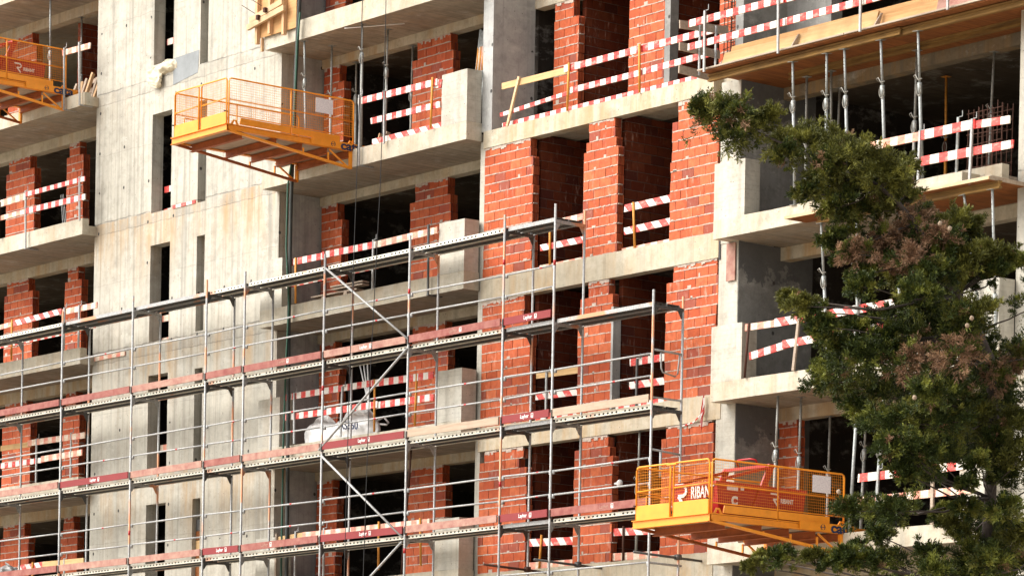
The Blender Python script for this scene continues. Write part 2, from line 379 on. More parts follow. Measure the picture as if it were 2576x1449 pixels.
# --- board-marked concrete wall with slot openings
def slotted_wall(x0, x1, z0, z1, y0, y1, holes):
    """wall made of vertical strips; holes = [(hx0, hx1, [(hz0, hz1), ...])]"""
    mb = MB(); xs = x0
    for hx0, hx1, zz in sorted(holes):
        mb.box(xs, hx0, y0, y1, z0, z1); zc = z0
        for a, b in sorted(zz): mb.box(hx0, hx1, y0, y1, zc, a); zc = b
        mb.box(hx0, hx1, y0, y1, zc, z1); xs = hx1
    mb.box(xs, x1, y0, y1, z0, z1); return mb
s1 = [(-8.7, -6.52), (-5.7, -3.53), (-2.68, -.42), (.33, 2.52), (3.28, 5.48), (6.22, 8.46), (9.58, 11.6)]
s2 = [(-5.68, -3.54), (-2.68, -.42), (.35, 2.49), (3.32, 5.45), (6.2, 8.46), (9.29, 11.6)]
part('concrete_wall', slotted_wall(-14.65, -7.15, GZ, 12.4, 0, .3, [(-12.25, -11.44, s1), (-10.35, -10.03, s2)]), 'wallc')
part('concrete_wall', MB().box(-7.45, -7.153, .298, 1.3, GZ, 12.4), 'colc')       # return walls of the recess
part('concrete_wall', MB().box(-14.647, -14.35, .298, 1.3, GZ, 12.4), 'colc')
part('plaster_patch', MB().add([(-11.42,-.006,9.0),(-10.42,-.006,9.12),(-10.40,-.006,9.30),(-10.38,-.006,9.62),(-11.42,-.006,9.60),
    (-11.42,.05,9.0),(-10.42,.05,9.12),(-10.40,.05,9.30),(-10.38,.05,9.62),(-11.42,.05,9.60)],
    [(0,1,2,3,4),(9,8,7,6,5),(0,5,6,1),(1,6,7,2),(2,7,8,3),(3,8,9,4),(4,9,5,0)]), plain('plaster_grey_patch', (.27, .285, .29), .9, .25, nscale=3))
part('concrete_wall', slotted_wall(14.75, 24, GZ, 12.4, 0, .3, []), 'wallc')
part('concrete_wall', MB().box(14.753, 15.05, .298, 1.6, GZ, 12.4), 'plaster')
# --- floor slabs with balconies
for i, k in enumerate(LV+(12,)):
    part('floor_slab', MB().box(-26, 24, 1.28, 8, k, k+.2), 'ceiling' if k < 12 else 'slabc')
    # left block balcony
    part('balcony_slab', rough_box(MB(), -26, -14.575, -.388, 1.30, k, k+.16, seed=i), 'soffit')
    part('balcony_edge', rough_box(rough_box(MB(), -26, -14.56, -.395, -.22, k+.004, k+(.38 if k != 9 else .30), seed=i+9), -14.9, -14.563, -.2195, .0, k+.006, k+.22, seed=i), 'slabc')
    # middle balcony
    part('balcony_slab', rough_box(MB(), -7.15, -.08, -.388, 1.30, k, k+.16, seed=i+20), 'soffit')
    if k > -12:
        e = MB(); rough_box(e, -7.25, -.06, -.395, -.22, k+.004, k+(.37 if k != 9 else .43), seed=i+31)
        e.box(-7.248, -7.1, -.2195, .0, k+.006, k+.2); e.box(-.25, -.062, -.2195, .0, k+.006, k+.369)
        part('balcony_edge', e, 'slabc')
    # right balcony
    if k != 6:
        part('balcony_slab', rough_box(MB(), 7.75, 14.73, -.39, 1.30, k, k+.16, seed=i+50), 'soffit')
        part('balcony_edge', rough_box(rough_box(MB(), 7.45, 14.75, -.395, -.22, k+.004, k+.345, seed=i+61), 7.452, 7.9, -.2195, -.0, k+.006, k+.3, seed=i), 'slabc')
    else:
        part('balcony_slab', MB().box(7.75, 14.73, -.55, 1.30, k+.012, k+.22), 'soffit')
# --- solid concrete parapet blocks at the balcony ends
for k in (6, 3, 0, -3):
    t = 1.42
    part('parapet', rough_box(MB(), -.90, -.064, -.392, -.02, k+.371, k+t, .2, .008, k+70), 'blockc')
for k in (3, 0, -3): part('parapet', rough_box(MB(), -7.248, -6.44, -.392, -.02, k+.371, k+1.44, .2, .008, k+80), 'blockc')
for k in (3, 0, -3):
    part('parapet', rough_box(MB(), 7.452, 8.29, -.392, -.02, k+.346, k+1.39, .2, .006, k+90), 'blockc')
    if k < 3: part('parapet', rough_box(MB(), 13.9, 14.748, -.392, -.02, k+.346, k+1.42, .2, .006, k+99), 'blockc')
# --- lintel beams of the recessed facades
for k in (12, 9, 6, 3, 0, -3, -6):
    part('lintel_beam', MB().box(-26, -14.66, 1.07, 1.32, k-.24, k+.006), 'beamc')
    part('lintel_beam', MB().box(-7.14, -.07, 1.07, 1.32, k-.19, k+.006), 'beamc')
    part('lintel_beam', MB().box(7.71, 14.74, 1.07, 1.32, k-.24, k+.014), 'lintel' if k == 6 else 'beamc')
part('lintel_beam', MB().box(.26, 7.15, 1.07, 1.32, 8.79, 9.19), 'beamc')
# --- columns
part('column', MB().box(-.062, .26, .0, 1.08, 6.19, 12.4), 'colc')
part('column', MB().box(-.12, .03, .03, 1.0, GZ, 6.0), 'blockc')
part('column', MB().box(7.17, 7.70, .0, .9, 3.0, 6.0), 'blockc')
for k in (0, -3, -6, -9): part('column', MB().box(7.17, 7.70, .012, .9, k-.0, k+3), 'blockc')
for k in (9, 6, 3, 0, -3, -6, -9): part('plaster_wall', MB().box(7.5, 7.712, .02, 1.9, k+.16, k+3-.0), 'plaster')
part('column', MB().box(7.3, 8.9, 1.12, 1.4, 6.2, 9.0), 'plaster')
part('concrete_jamb', MB().box(4.10, 4.16, .003, .20, .23, 2.2), 'colc')
part('concrete_jamb', MB().box(4.255, 4.42, 1.09, 1.3, 6.19, 8.8), 'plaster')
part('joint_strip', MB().box(7.17, 7.22, -.004, .1, 2.72, 3.2), 'dark')
# --- beams of the brick bay
for k, zb, zt, xe in ((6, 5.85, 6.19, 6.95), (3, 2.76, 3.24, 7.165), (0, -.25, .22, 7.30), (-3, -3.25, -2.72, 7.165), (-6, -6.3, -5.8, 7.165), (-9, -9.3, -8.8, 7.165)):
    part('floor_beam', rough_box(MB(), .004, xe, -.004, .24, zb, zt, .35, .006, int(k)+120), 'beamc')
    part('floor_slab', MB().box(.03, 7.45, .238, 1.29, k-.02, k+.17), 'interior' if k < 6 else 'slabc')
# --- brick walls
CH, BL = .1865, .335
def brickwall(u0, u1, z0, z1, thick, fm, edges=None, jag=.012, groove=True, seed=0, fine=True):
    rg = random.Random(seed); bk, mo = MB(), MB(); z = z0; c = 0
    def put(mb, ua, ub, va, vb, za, zb):
        n = len(mb.v); mb.box(ua, ub, va, vb, za, zb)
        mb.v[n:] = [tuple(fm(*p)) for p in mb.v[n:]]
    while z < z1-.05:
        h = min(CH, z1-z); l, r = (edges(z+h/2) if edges else (u0, u1)); l += rg.uniform(-jag, jag); r += rg.uniform(-jag, jag)
        u = l; off = BL*(.5 if c % 2 else 1.0)*rg.uniform(.93, 1.0); first = True
        put(mo, l+.012, r-.075, .012, thick-.012, z, z+h)
        while u < r-.02:
            e = min(u+(off if first else BL), r); first = False
            if r-e < .07: e = r
            d = rg.uniform(-.003, .004); ub = e-(.012 if e < r else .0)
            if groove and e >= r-1e-6:
                put(bk, u, ub-.055, d, thick-d, z+.013, z+h-.002)
                m = 5; wv = thick/(m+.0)
                for a in range(m): put(bk, ub-.0555, ub, d+a*wv+.001, d+a*wv+wv*(.42 if a < m-1 else .6), z+.0132, z+h-.0022)
            else: put(bk, u, ub, d, thick-d, z+.013, z+h-.002)
            u = e
        if fine:                                        # squeezed-out bed mortar
            u = l+.01
            while u < r-.03:
                s = rg.uniform(.03, .10); p = rg.choice((0, .002, .004, .008)); hh = rg.uniform(-.004, .009)
                put(mo, u, min(u+s, r-.012), -p, .02, z-.004, z+.013+hh); u += s
            for _ in range(1 if rg.random() < .5 else 0):     # mortar smear
                s0 = rg.uniform(l, max(l+.01, r-.2)); put(mo, s0, s0+rg.uniform(.03, .12), -.004, .01, z+.0, z+rg.uniform(.03, .09))
            if rg.random() < .35: put(mo, r-.05, r+rg.uniform(.01, .03), .02, thick*.7, z-.006, z+.016)
        z += CH; c += 1
    if fine:                                            # rough mortar packed under the beam
        l, r = edges(z1-.05) if edges else (u0, u1); u = l+.01
        while u < r-.04:
            s = rg.uniform(.04, .12); put(mo, u, min(u+s, r-.01), -rg.uniform(.004, .012), .03, z1-rg.uniform(.01, .085), z1+.004); u += s
    return bk, mo
def brick_part(name, args, mats=('brick', 'mortar'), **k):
    bk, mo = brickwall(*args, **k); o = part(name, bk, mats[0]); mo.build('mortar', mats[1], o, loc=(0, 0, 0)); return o
def steps(*lst):
    """[(z_from_top_limit, left, right), ...] : first entry whose z-limit lies below z applies"""
    def f(z):
        for zl, l, r in lst:
            if z > zl: return l, r
        return lst[-1][1:]
    return f
face0 = lambda u, v, z: (u, .02+v, z)
facei = lambda u, v, z: (u, 1.09+v, z)
# facade bay, flush with the beams
bay = {3: ((3.24, 5.845), [((5.45, .04, 1.50), (0, .04, 1.585)), ((5.42, 3.31, 4.09), (5.2, 3.24, 4.12), (0, 3.165, 4.19)), ((5.45, 5.93, 6.95), (4.7, 5.78, 7.10), (0, 5.74, 7.08))]),
       0: ((.22, 2.755), [((2.36, .04, 1.39), (2.0, .04, 1.52), (0, .04, 1.60)), ((2.38, 3.38, 4.0), (2.0, 3.13, 4.11), (-1, 3.08, 4.11)), ((2.38, 5.88, 7.12), (1.9, 5.70, 7.14), (0, 5.67, 7.10))]),
       -3: ((-2.72, -.26), [((-.42, .20, 1.45), (-.6, .04, 1.30), (-9, .04, 1.56)), ((-.55, 3.28, 4.05), (-.75, 3.05, 4.12), (-9, 3.04, 4.20)), ((-.5, 5.75, 7.08), (-9, 5.63, 7.10))]),
       -6: ((-5.8, -3.26), [((-9, .04, 1.5),), ((-9, 3.1, 4.1),), ((-9, 5.7, 7.1),)])}
sd = 0
for k, (zz, lst) in bay.items():
    for st in lst:
        sd += 1
        brick_part('brick_pier', (0, 1, zz[0], zz[1], .17, face0), edges=steps(*st), seed=sd)
    for X0 in (1.50, 4.08):
        sd += 1
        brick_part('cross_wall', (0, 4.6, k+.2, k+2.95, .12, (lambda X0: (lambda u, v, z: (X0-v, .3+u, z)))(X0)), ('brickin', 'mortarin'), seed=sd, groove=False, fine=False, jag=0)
for st in (((8.42, .88, 1.47), (0, .86, 1.63)), ((8.6, 3.22, 4.25), (0, 3.19, 4.25)), ((8.4, 5.85, 6.7), (0, 5.85, 6.72))):
    sd += 1; brick_part('brick_pier', (0, 1, 6.19, 8.785, .17, facei), edges=steps(*st), seed=sd)
for X0 in (1.56, 4.2):
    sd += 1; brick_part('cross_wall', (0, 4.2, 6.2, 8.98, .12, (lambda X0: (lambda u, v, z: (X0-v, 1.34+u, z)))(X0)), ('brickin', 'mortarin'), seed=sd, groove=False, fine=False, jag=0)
# recessed facades of the middle and left balconies
for k in (9, 6, 3, 0, -3, -6):
    for st in (((k+2.42, -7.08, -6.50), (k+1.2, -7.08, -6.33), (k-1, -7.08, -6.36)), ((k+2.52, -3.70, -2.56), (k+2.2, -3.88, -2.47), (k-1, -3.86, -2.46))):
        sd += 1; brick_part('brick_pier', (0, 1, k+.2, k+2.805, .2, facei), edges=steps(*st), seed=sd)
    for st in (((k+2.5, -20.42, -19.40), (k-1, -20.54, -19.20)), ((k+2.5, -17.58, -17.12), (k-1, -17.70, -16.95))):
        if k == 9 and st[0][1] > -18: continue
        sd += 1; brick_part('brick_pier', (0, 1, k+.2, k+2.755, .2, facei), edges=steps(*st), seed=sd)
    sd += 1
    if k == -3: brick_part('brick_pier', (0, 1, k+.2, k+2.755, .2, facei), edges=steps((-20, 7.74, 8.25)), seed=sd)
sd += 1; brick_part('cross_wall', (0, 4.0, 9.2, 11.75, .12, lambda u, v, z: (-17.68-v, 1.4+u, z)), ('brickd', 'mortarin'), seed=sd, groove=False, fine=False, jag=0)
# --- inner walls that close the rooms
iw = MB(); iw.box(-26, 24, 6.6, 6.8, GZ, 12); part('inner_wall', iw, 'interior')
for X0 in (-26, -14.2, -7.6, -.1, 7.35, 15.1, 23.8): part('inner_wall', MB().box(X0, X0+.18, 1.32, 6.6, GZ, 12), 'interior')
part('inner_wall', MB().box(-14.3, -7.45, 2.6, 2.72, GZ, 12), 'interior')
part('roof_slab', MB().box(-26.2, 24.2, -.6, 8.2, 12.4, 12.6), 'slabc')
# ================================================================= scaffold: one bolted thing
S = thing('scaffold', 'galvanised tube scaffold with perforated decks and faded red toe boards along the facade', 'scaffold', (-6.46, -1.0, GZ), world=True)
PX = [-19.8, -16.8, -13.83, -10.86, -7.92, -6.46, -3.55, -.63, 2.42, 3.97, 6.88]
DZ = [3.78, 1.83, -.07, -1.98]; FY, IY = -1.33, -.60
def sp(name, mb, mat, smooth=False): return mb.build(name, mat, S, smooth=smooth)
for i, x in enumerate(PX):
    top = 4.02 if x < 4 else 2.04
    sp('standard', MB().tube((x, FY, GZ), (x, FY, top), .0245), 'steelp', True)
    ti = 3.72 if x < 3.9 else (3.99 if x < 4 else 2.0)
    xi = x
    sp('standard', MB().tube((xi, IY, GZ), (xi, IY, ti), .0245), 'steelp', True)
    for z in DZ+[-3.9, -5.8]:
        if z > top: continue
        m = MB(); m.beam((x, FY, z-.09), (x, IY, z-.09), .05, .055)
        for y, s in ((FY, 1), (IY, -1)): m.extx([(y, z-.05), (y+s*.15, z-.05), (y+s*.13, z-.12), (y+s*.05, z-.25), (y, z-.27)], x-.004, x+.004)
        sp('transom', m, 'steelp' if i % 2 else 'steeld')
toe = {1.83: ['toe_worn', 'toe_worn', 'toe_worn', 'toe_pink', 'toe_worn', 'toe_worn', 'toe_pink', 'toe_worn', 'toe_red', None],
       -.07: ['toe_pink', 'toe_pink', 'toe_red', 'toe_pink', 'toe_worn', 'toe_pink', 'toe_red', 'toe_wood', 'toe_red', 'toe_wood'],
       -1.98: ['toe_worn', 'toe_worn', 'toe_pink', 'toe_pink', 'toe_red', 'toe_worn', 'toe_red', 'toe_pink', 'toe_red', 'toe_worn']}
logo = {(1.83, 6): 0, (1.83, 7): .0, (1.83, 8): .05, (1.83, 5): 0, (-.07, 2): .0, (-.07, 6): .0, (-.07, 8): .0, (-1.98, 4): .0, (-1.98, 5): -.5, (-1.98, 6): .1, (-1.98, 8): .0, (-1.98, 9): .2}
def emblem(par, x, z, y, s=.05):
    m = MB()
    for a in range(3): m.box(x-s*.5+a*s*.38, x-s*.5+a*s*.38+s*.18, y, y+.002, z-s*.42, z+s*(.4 if a != 1 else .1))
    m.box(x-s*.5, x+s*.46, y, y+.002, z-s*.6, z-s*.46); m.box(x-s*.5, x+s*.46, y, y+.002, z+s*.44, z+s*.56)
    m.build('emblem', 'white', par, loc=(0, 0, 0))
rg = random.Random(11)
for z in DZ+[-3.9]:
    for i in range(len(PX)-1):
        a, b = PX[i], PX[i+1]
        if z == 3.78 and a > 3.9: continue
        solid = (z == 3.78 and i in (2, 3, 8)) or (z == 1.83 and i in (8, 9)) or (z == -.07 and i == 8) or (z == -1.98 and i == 8)
        for y0 in (FY+.055, FY+.375):                   # two planks side by side
            dk = sp('deck_plank', MB().box(a+.05, b-.05, y0+.004, y0+.306, z-.012, z), 'steeld')
            zc = z-.04
            for yy in (y0, y0+.306):
                m = MB().box(a+.04, b-.04, yy, yy+.004, -.038, .038)
                e = m.build('plank_edge', 'steelp' if solid else 'perf', dk, loc=(0, 0, zc))
            MB().box(a+.06, b-.06, y0+.05, y0+.09, -.075, -.013).build('plank_rib', 'steeld', dk, loc=(0, 0, z))
            MB().box(a+.06, b-.06, y0+.21, y0+.25, -.075, -.013).build('plank_rib', 'steeld', dk, loc=(0, 0, z))
        t = toe.get(z, [None]*11)[i] if z in toe else None
        if t:
            tilt = rg.uniform(-.008, .008)
            o = sp('toe_board', MB().add([(a+.05, FY-.05, z+.035+tilt), (b-.04, FY-.05, z+.035-tilt), (b-.04, FY-.02, z+.035-tilt), (a+.05, FY-.02, z+.035+tilt),
                 (a+.05, FY-.05, z+.18+tilt), (b-.04, FY-.05, z+.18-tilt), (b-.04, FY-.02, z+.18-tilt), (a+.05, FY-.02, z+.18+tilt)],
                 [(0,3,2,1),(4,5,6,7),(0,1,5,4),(1,2,6,5),(2,3,7,6),(3,0,4,7)]), t)
            MB().box(a+.045, a+.075, FY-.07, FY+.0, z+.0, z+.16).build('toe_bracket', 'steeld', o, loc=(0, 0, 0))
            if (z, i) in logo:
                cx = (a+b)/2+logo[(z, i)]
                worn = t == 'toe_worn'
                text('lettering', 'Layher', .105, 'toe_pink' if worn else 'white', o, (cx, FY-.0505, z+.108), FRONT, .002, .001, .9)
                emblem(o, cx+.24, z+.11, FY-.054, .075)
        # guard rails above the deck
        if z < 1.9:
            for h in ((1.03, .62) if z == 1.83 else (.94, .53) if z == -.07 else (.92, .46)):
                if z == 1.83 and a > 3.9: continue
                sag = rg.uniform(-.012, .012)
                m = MB().tube((a+.03, FY+.035, z+h+sag), (b-.03, FY+.035, z+h-sag), .019, 8)
                for xx, s in ((a, 1), (b, -1)): m.box(min(xx+s*.02, xx+s*.075), max(xx+s*.02, xx+s*.075), FY+.01, FY+.05, z+h-.07, z+h+.01)
                o = sp('guard_rail', m, 'steel', True)
                if rg.random() < .5: MB().tube(((a+b)/2+.3, FY+.035, z+h), ((a+b)/2+.37, FY+.035, z+h), .0205, 8).build('marker_band', 'redpaint', o, loc=(0, 0, 0))
for p, q in (((-3.48, 3.72), (-.58, 1.93)), ((-.62, 1.75), (-3.60, -.03)), ((-3.50, -.16), (-.66, -2.03)), ((-.68, -2.12), (-3.6, -3.9))):
    sp('diagonal_brace', MB().tube((p[0], FY-.04, p[1]), (q[0], FY-.04, q[1]), .024), 'steel', True)
m = MB().tube((6.88, FY+.02, .94), (6.88, IY, .92), .02)
m.path([(6.9, -1.14, .9), (6.9, -1.13, .62), (6.9, -1.09, .54), (6.9, -.78, .49), (6.9, -.72, .55), (6.9, -.68, .9)], .016)
sp('end_guard', m, 'steel', True)
sp('end_guard', MB().tube((6.88, FY+.02, -.9), (6.88, IY, -.94), .02).box(6.86, 6.9, IY-.5, IY-.47, -1.4, -.92), 'steel', True)
sp('end_guard', MB().beam((6.88, FY, .06), (6.88, IY, .06), .03, .03), 'steel')
sp('end_guard', MB().tube((6.88, FY+.02, -2.99), (6.88, IY+.08, -3.0), .022), 'steel', True)
for (x, z, mt) in ((2.42, -2.80, 'rust'), (3.97, -2.80, 'steeld'), (6.88, -2.84, 'steeld')):
    m = MB().tube((x-.02, FY-.35, z+.02), (x-.02, .0, z-.03), .024); m.box(x-.06, x+.04, IY-.05, IY+.05, z-.05, z+.05); sp('wall_tie', m, mt, True)
for x, z in ((2.42, -1.2), (-.63, -2.3), (-3.55, 1.25), (2.42, 3.1), (3.97, 2.9), (-.63, 2.9), (-10.86, -1.25), (3.97, -3.6)):
    sp('marker_band', MB().tube((x, FY, z-.05), (x, FY, z+.05), .0265), 'redpaint', True)
# ================================================================= loading platforms and the red skips
P = thing('loading_platform', '@', 'loading platform', (0, 0, 0))
W2 = 1.98                                              # local: x 0..W2, y -3.52..0 (0 = slab edge), z 0 = deck
L0 = -3.13
for x in (0, W2-.07):
    mb = MB(); mb.box(x, x+.07, L0, 1.2, -.10, -.02); mb.box(x-.02, x+.09, L0, 1.2, -.015, 0); mb.box(x-.02, x+.09, L0, 1.2, -.12, -.10)
    if x > 1: mb.box(x+.092, x+.11, -1.07, .32, -.115, .03)
    else: mb.box(x-.04, x-.022, -1.07, .32, -.115, .03)
    mn = mb.build('side_beam', 'yellow', P)
    if x > 1:
        text('lettering', 'cata', .25, 'navy', mn, (x+.1125, -.06, -.045), SIDE, .002, .008, 1.3)
        m = MB(); n = 10
        for i in range(n):
            a0, a1 = 2*math.pi*i/n, 2*math.pi*(i+1)/n
            if i in (2, 7): continue
            m.beam((x+.113, -.52+.05*math.cos(a0), -.045+.05*math.sin(a0)), (x+.113, -.52+.05*math.cos(a1), -.045+.05*math.sin(a1)), .02, .004)
        m.box(x+.1115, x+.1135, -.58, -.46, -.05, -.04)
        m.build('emblem', 'navy', mn)
        for y in (L0+.16, -.02): MB().extx([(y-.11, .0), (y-.04, .10), (y+.04, .10), (y+.11, 0), (y+.05, 0), (y+.015, .07), (y-.015, .07), (y-.05, 0)], x+.05, x+.065).build('lifting_lug', 'yellow', P)
eb = MB(); eb.box(-.02, W2+.02, L0-.06, L0-.048, -.14, -.02); eb.box(-.02, W2+.02, L0-.10, L0+.02, -.15, -.14); eb.box(-.02, W2+.02, L0-.10, L0-.0, -.02, -.008)
eb.build('end_beam', 'yellow', P)
for y in (-2.75, -1.89, -1.24, -.6, -.04):
    m = MB().box(.07, W2-.07, y-.006, y+.006, -.24, -.12); m.box(.05, W2-.05, y-.045, y+.045, -.25, -.24); m.box(.05, W2-.05, y-.045, y+.045, -.122, -.11)
    m.build('cross_beam', 'yellowd', P)
MB().box(.075, W2-.075, L0+.02, 1.1, -.09, -.075).build('deck_plate', 'toe_wood', P)
for x in (.02, W2-.02):
    m = MB(); m.beam((x, L0+.02, -.13), (x, -.02, -.47), .07, .045); m.build('lower_chord', 'yellow' if x > 1 else 'yellowd', P)  # far chord takes the red-brown coat as its painted-in shade
    for y in (-1.89, -1.24, -.6):
        zb = -.13-.34*(y-L0)/(-L0); MB().beam((x, y, -.22), (x, y, zb), .03, .03).build('strut', 'yellow', P)
    MB().beam((x, -.58, -.16), (x, -.1, -.45), .03, .03).build('strut', 'yellow', P)
    MB().box(x-.04, x+.04, -.05, -.005, -.49, -.13).build('strut', 'yellow', P)
def mesh_panel(par, f, u0, u1, z0, z1, st=.047, r=.0022):
    m = MB(); n = int((u1-u0)/st)
    for i in range(1, n): u = u0+(u1-u0)*i/n; m.tube(f(u, z0), f(u, z1), r, 4)
    n = int((z1-z0)/st)
    for i in range(1, n): z = z0+(z1-z0)*i/n; m.tube(f(u0, z), f(u1, z), r, 4)
    m.build('wire_mesh', 'yellow', par)
def frame_path(f, u0, u1, z0, z1, r=.016, rc=.06):
    return [f(u0, z0), f(u0, z1-rc), f(u0+rc*.3, z1-rc*.3), f(u0+rc, z1), f(u1-rc, z1), f(u1-rc*.3, z1-rc*.3), f(u1, z1-rc), f(u1, z0)]
for x in (.0, W2):
    f = (lambda x: (lambda u, z: (x, u, z)))(x); m = MB().path(frame_path(f, L0, .02, -.02, .93), .017)
    for z in (.50, .18): m.tube(f(L0, z), f(.02, z), .012, 6)
    m.tube(f(-1.58, -.03), f(-1.58, .93), .014, 6)
    if x == 0: m.tube(f(-2.9, .2), f(-2.9, .45), .012, 6); m.tube(f(-2.9, .45), f(-.9, .45), .012, 6); m.tube(f(-.9, 0), f(-.9, .45), .014, 6)
    fr = m.build('side_rail', 'yellow', P, smooth=True); mesh_panel(fr, f, L0, .02, .18, .93)
    kp = MB(); kp.extx([(L0+.27, .02), (L0+.30, .155), (-1.6, .155), (-1.6, .02)], x-.012, x+.012); kp.extx([(-1.56, .02), (-1.56, .155), (-.33, .155), (-.33, .02)], x-.012, x+.012)
    kp.build('kick_plate', 'yellow', P)
for a, b in ((.03, .93), (1.02, 1.95)):
    f = lambda u, z: (u, L0-.03, z); m = MB().path(frame_path(f, a, b, .0, .93), .017); m.tube(f(a, .50), f(b, .52), .011, 6); m.tube(f(a, .24), f(b, .24), .011, 6)
    g = m.build('gate', 'yellow', P, smooth=True); mesh_panel(g, f, a, b, .24, .93)
    MB().box(a+.01, b-.01, L0-.042, L0-.02, -.03, .24).build('kick_plate', 'yellow', g)
    MB().tube((a if a < .5 else b, L0-.1, .25), (a if a < .5 else b, L0-.0, .25), .012, 6).build('latch', 'dark', g)
MB().box(.85, 1.10, L0-.055, L0-.045, .90, .935).build('latch_bar', 'yellow', P)
MB().box(W2+.02, W2+.024, -.97, -.53, .56, .86).build('notice_sheet', 'sheet', P)
def dup(root, loc, label, group=None):
    r = root.copy(); COL.objects.link(r); r.location = loc; r['label'] = label
    if group: r['group'] = group
    def kids(o, n):
        for ch in [c for c in ALLOBJ if c.parent == o]:
            c = ch.copy(); COL.objects.link(c); c.parent = n; kids(ch, c)
    kids(root, r); return r
ALLOBJ = list(bpy.data.objects)
G = 'yellow loading platforms'
P['group'] = G; P.location = (-5.94, -.39, 6.455)
P['label'] = 'empty yellow mesh-sided loading platform projecting in front of the tall concrete wall'
P2 = dup(P, (-17.42, -.39, 9.49), 'yellow mesh-sided loading platform cut by the top left edge, carrying a red skip', G)
P3 = dup(P, (9.06, -.39, -2.55), 'yellow mesh-sided loading platform beside the cypress tree, loaded with a red skip', G)
for ch in list(bpy.data.objects):
    if ch.parent == P2 and ch.name.startswith('notice_sheet'): bpy.data.objects.remove(ch); continue
    if ch.parent == P3 and ch.name.startswith('notice_sheet'): ch.location.y += .2
# skip: local origin at deck, x 0..1.16, y 0..2
K = thing('brick_skip', '@', 'skip', (0, 0, 0))
ob = MB(); t = .025
def tub(m):
    z0, z1 = .03, .62
    m.extx([(0, z0), (-.06, z1), (2.05, z1), (1.98, z0)], 0, t); m.extx([(0, z0), (-.06, z1), (2.05, z1), (1.98, z0)], 1.16-t, 1.16)
    m.extx([(.0, z0), (-.06, z1), (-.06+t, z1), (t, z0)], t, 1.16-t); m.extx([(1.98, z0), (2.05, z1), (2.05-t, z1), (1.98-t, z0)], t, 1.16-t)
    m.box(t, 1.16-t, t, 1.98-t, z0, z0+t); m.box(.05, .15, .1, 1.9, 0, z0); m.box(1.0, 1.1, .1, 1.9, 0, z0)
    m.box(-.02, 1.18, -.09, -.055, z1-.04, z1+.01); m.box(-.02, -.001, -.06, 2.06, z1-.04, z1+.01); m.box(1.161, 1.18, -.06, 2.06, z1-.04, z1+.01)
tub(ob); ob.build('tub', 'redpaint', K)
for x in (-.0, 1.17):
    MB().beam((x, .78, .10), (x+(.0), 1.20, 1.0), .04, .13).build('bail_arm', 'redpaint', K)
m = MB().beam((-.02, 1.20, 1.0), (1.19, 1.20, 1.0), .12, .05); m.beam((1.15, 1.22, .98), (1.15, .05, .66), .05, .05); m.beam((.02, 1.22, .98), (.02, .05, .66), .05, .05)
m.build('bail', 'redpaint', K)
MB().path([(.35, 1.2, 1.02), (.35, 1.12, 1.12), (.45, 1.08, 1.14), (.75, 1.08, 1.14), (.85, 1.12, 1.12), (.85, 1.2, 1.02)], .018).build('handle', 'redpaint', K, smooth=True)
def rlogo(par, s, f):
    m = MB(); pts = [(-.5, .42), (.12, .42), (.30, .30), (.30, .12), (.16, .0), (-.22, .0)]
    for a, b in zip(pts, pts[1:]): m.beam(f(a[0]*s, a[1]*s), f(b[0]*s, b[1]*s), .14*s, .003, up=f.n)
    m.beam(f(-.2*s, .0), f(.26*s, -.5*s), .15*s, .003, up=f.n); m.build('logo', 'white', par)
def ff(u, z): return (.27+u, -.052+(.33-z)*.0 - .0, .33+z)
class Fm:
    def __init__(s, g, n): s.g = g; s.n = n
    def __call__(s, u, z): return s.g(u, z)
rlogo(K, .44, Fm(lambda u, z: (.25+u*.90, -.066+.0, .43+z), (0, 1, 0)))
text('lettering', 'RIBANT', .30, 'white', K, (.80, -.068, .46), FRONT, .002, .006, .58)
text('lettering', 'simply strong', .075, 'white', K, (.74, -.066, .285), FRONT, .001, .0, .9)
rlogo(K, .22, Fm(lambda u, z: (1.163, 1.32+u, .42+z), (1, 0, 0)))
text('lettering', 'RIBANT', .11, 'white', K, (1.163, 1.60, .40), SIDE, .001, .003, .8)
text('lettering', 'C', .20, 'white', K, (1.163, .36, .31), SIDE, .001, .014)
MB().box(1.161, 1.164, .18, .44, .49, .59).build('rating_plate', 'sheet', K)
MB().box(1.161, 1.164, .50, .58, .51, .58).build('sticker', 'white', K)
ALLOBJ = list(bpy.data.objects)
K['group'] = 'red skips on the loading platforms'; K.location = (9.77, -3.25, -2.60)
K['label'] = 'red steel skip with white lettering on the loading platform beside the cypress'
K2 = dup(K, (-16.72, -2.9, 9.42), 'red steel skip on the loading platform at the top left edge', K['group'])
# ================================================================= guard rails
def board(par, a, b, mat, thick=.03):
    """a, b = (x, y, zbottom, ztop) at each end"""
    p = Vector((a[0], a[1], (a[2]+a[3])/2)); q = Vector((b[0], b[1], (b[2]+b[3])/2)); L = (q-p).length; h = ((a[3]-a[2])+(b[3]-b[2]))/2
    rg = random.Random(int(a[0]*100)+int(a[2]*37)); e = [rg.uniform(-.012, .012) for _ in range(4)]
    mb = MB().add([(e[0], -thick/2, -h/2), (L+e[1], -thick/2, -h/2), (L+e[1], thick/2, -h/2), (e[0], thick/2, -h/2),
                   (e[2], -thick/2, h/2), (L+e[3], -thick/2, h/2), (L+e[3], thick/2, h/2), (e[2], thick/2, h/2)],
                  [(0,3,2,1),(4,5,6,7),(0,1,5,4),(1,2,6,5),(2,3,7,6),(3,0,4,7)])
    o = mb.build('board', mat, par, loc=tuple(p-Vector(par.location)), bevel=.003)
    d = (q-p).normalized(); o.rotation_euler = (0, -math.asin(d.z), math.atan2(d.y, d.x)); return o
RG = 'site guard rails along the open floor edges'
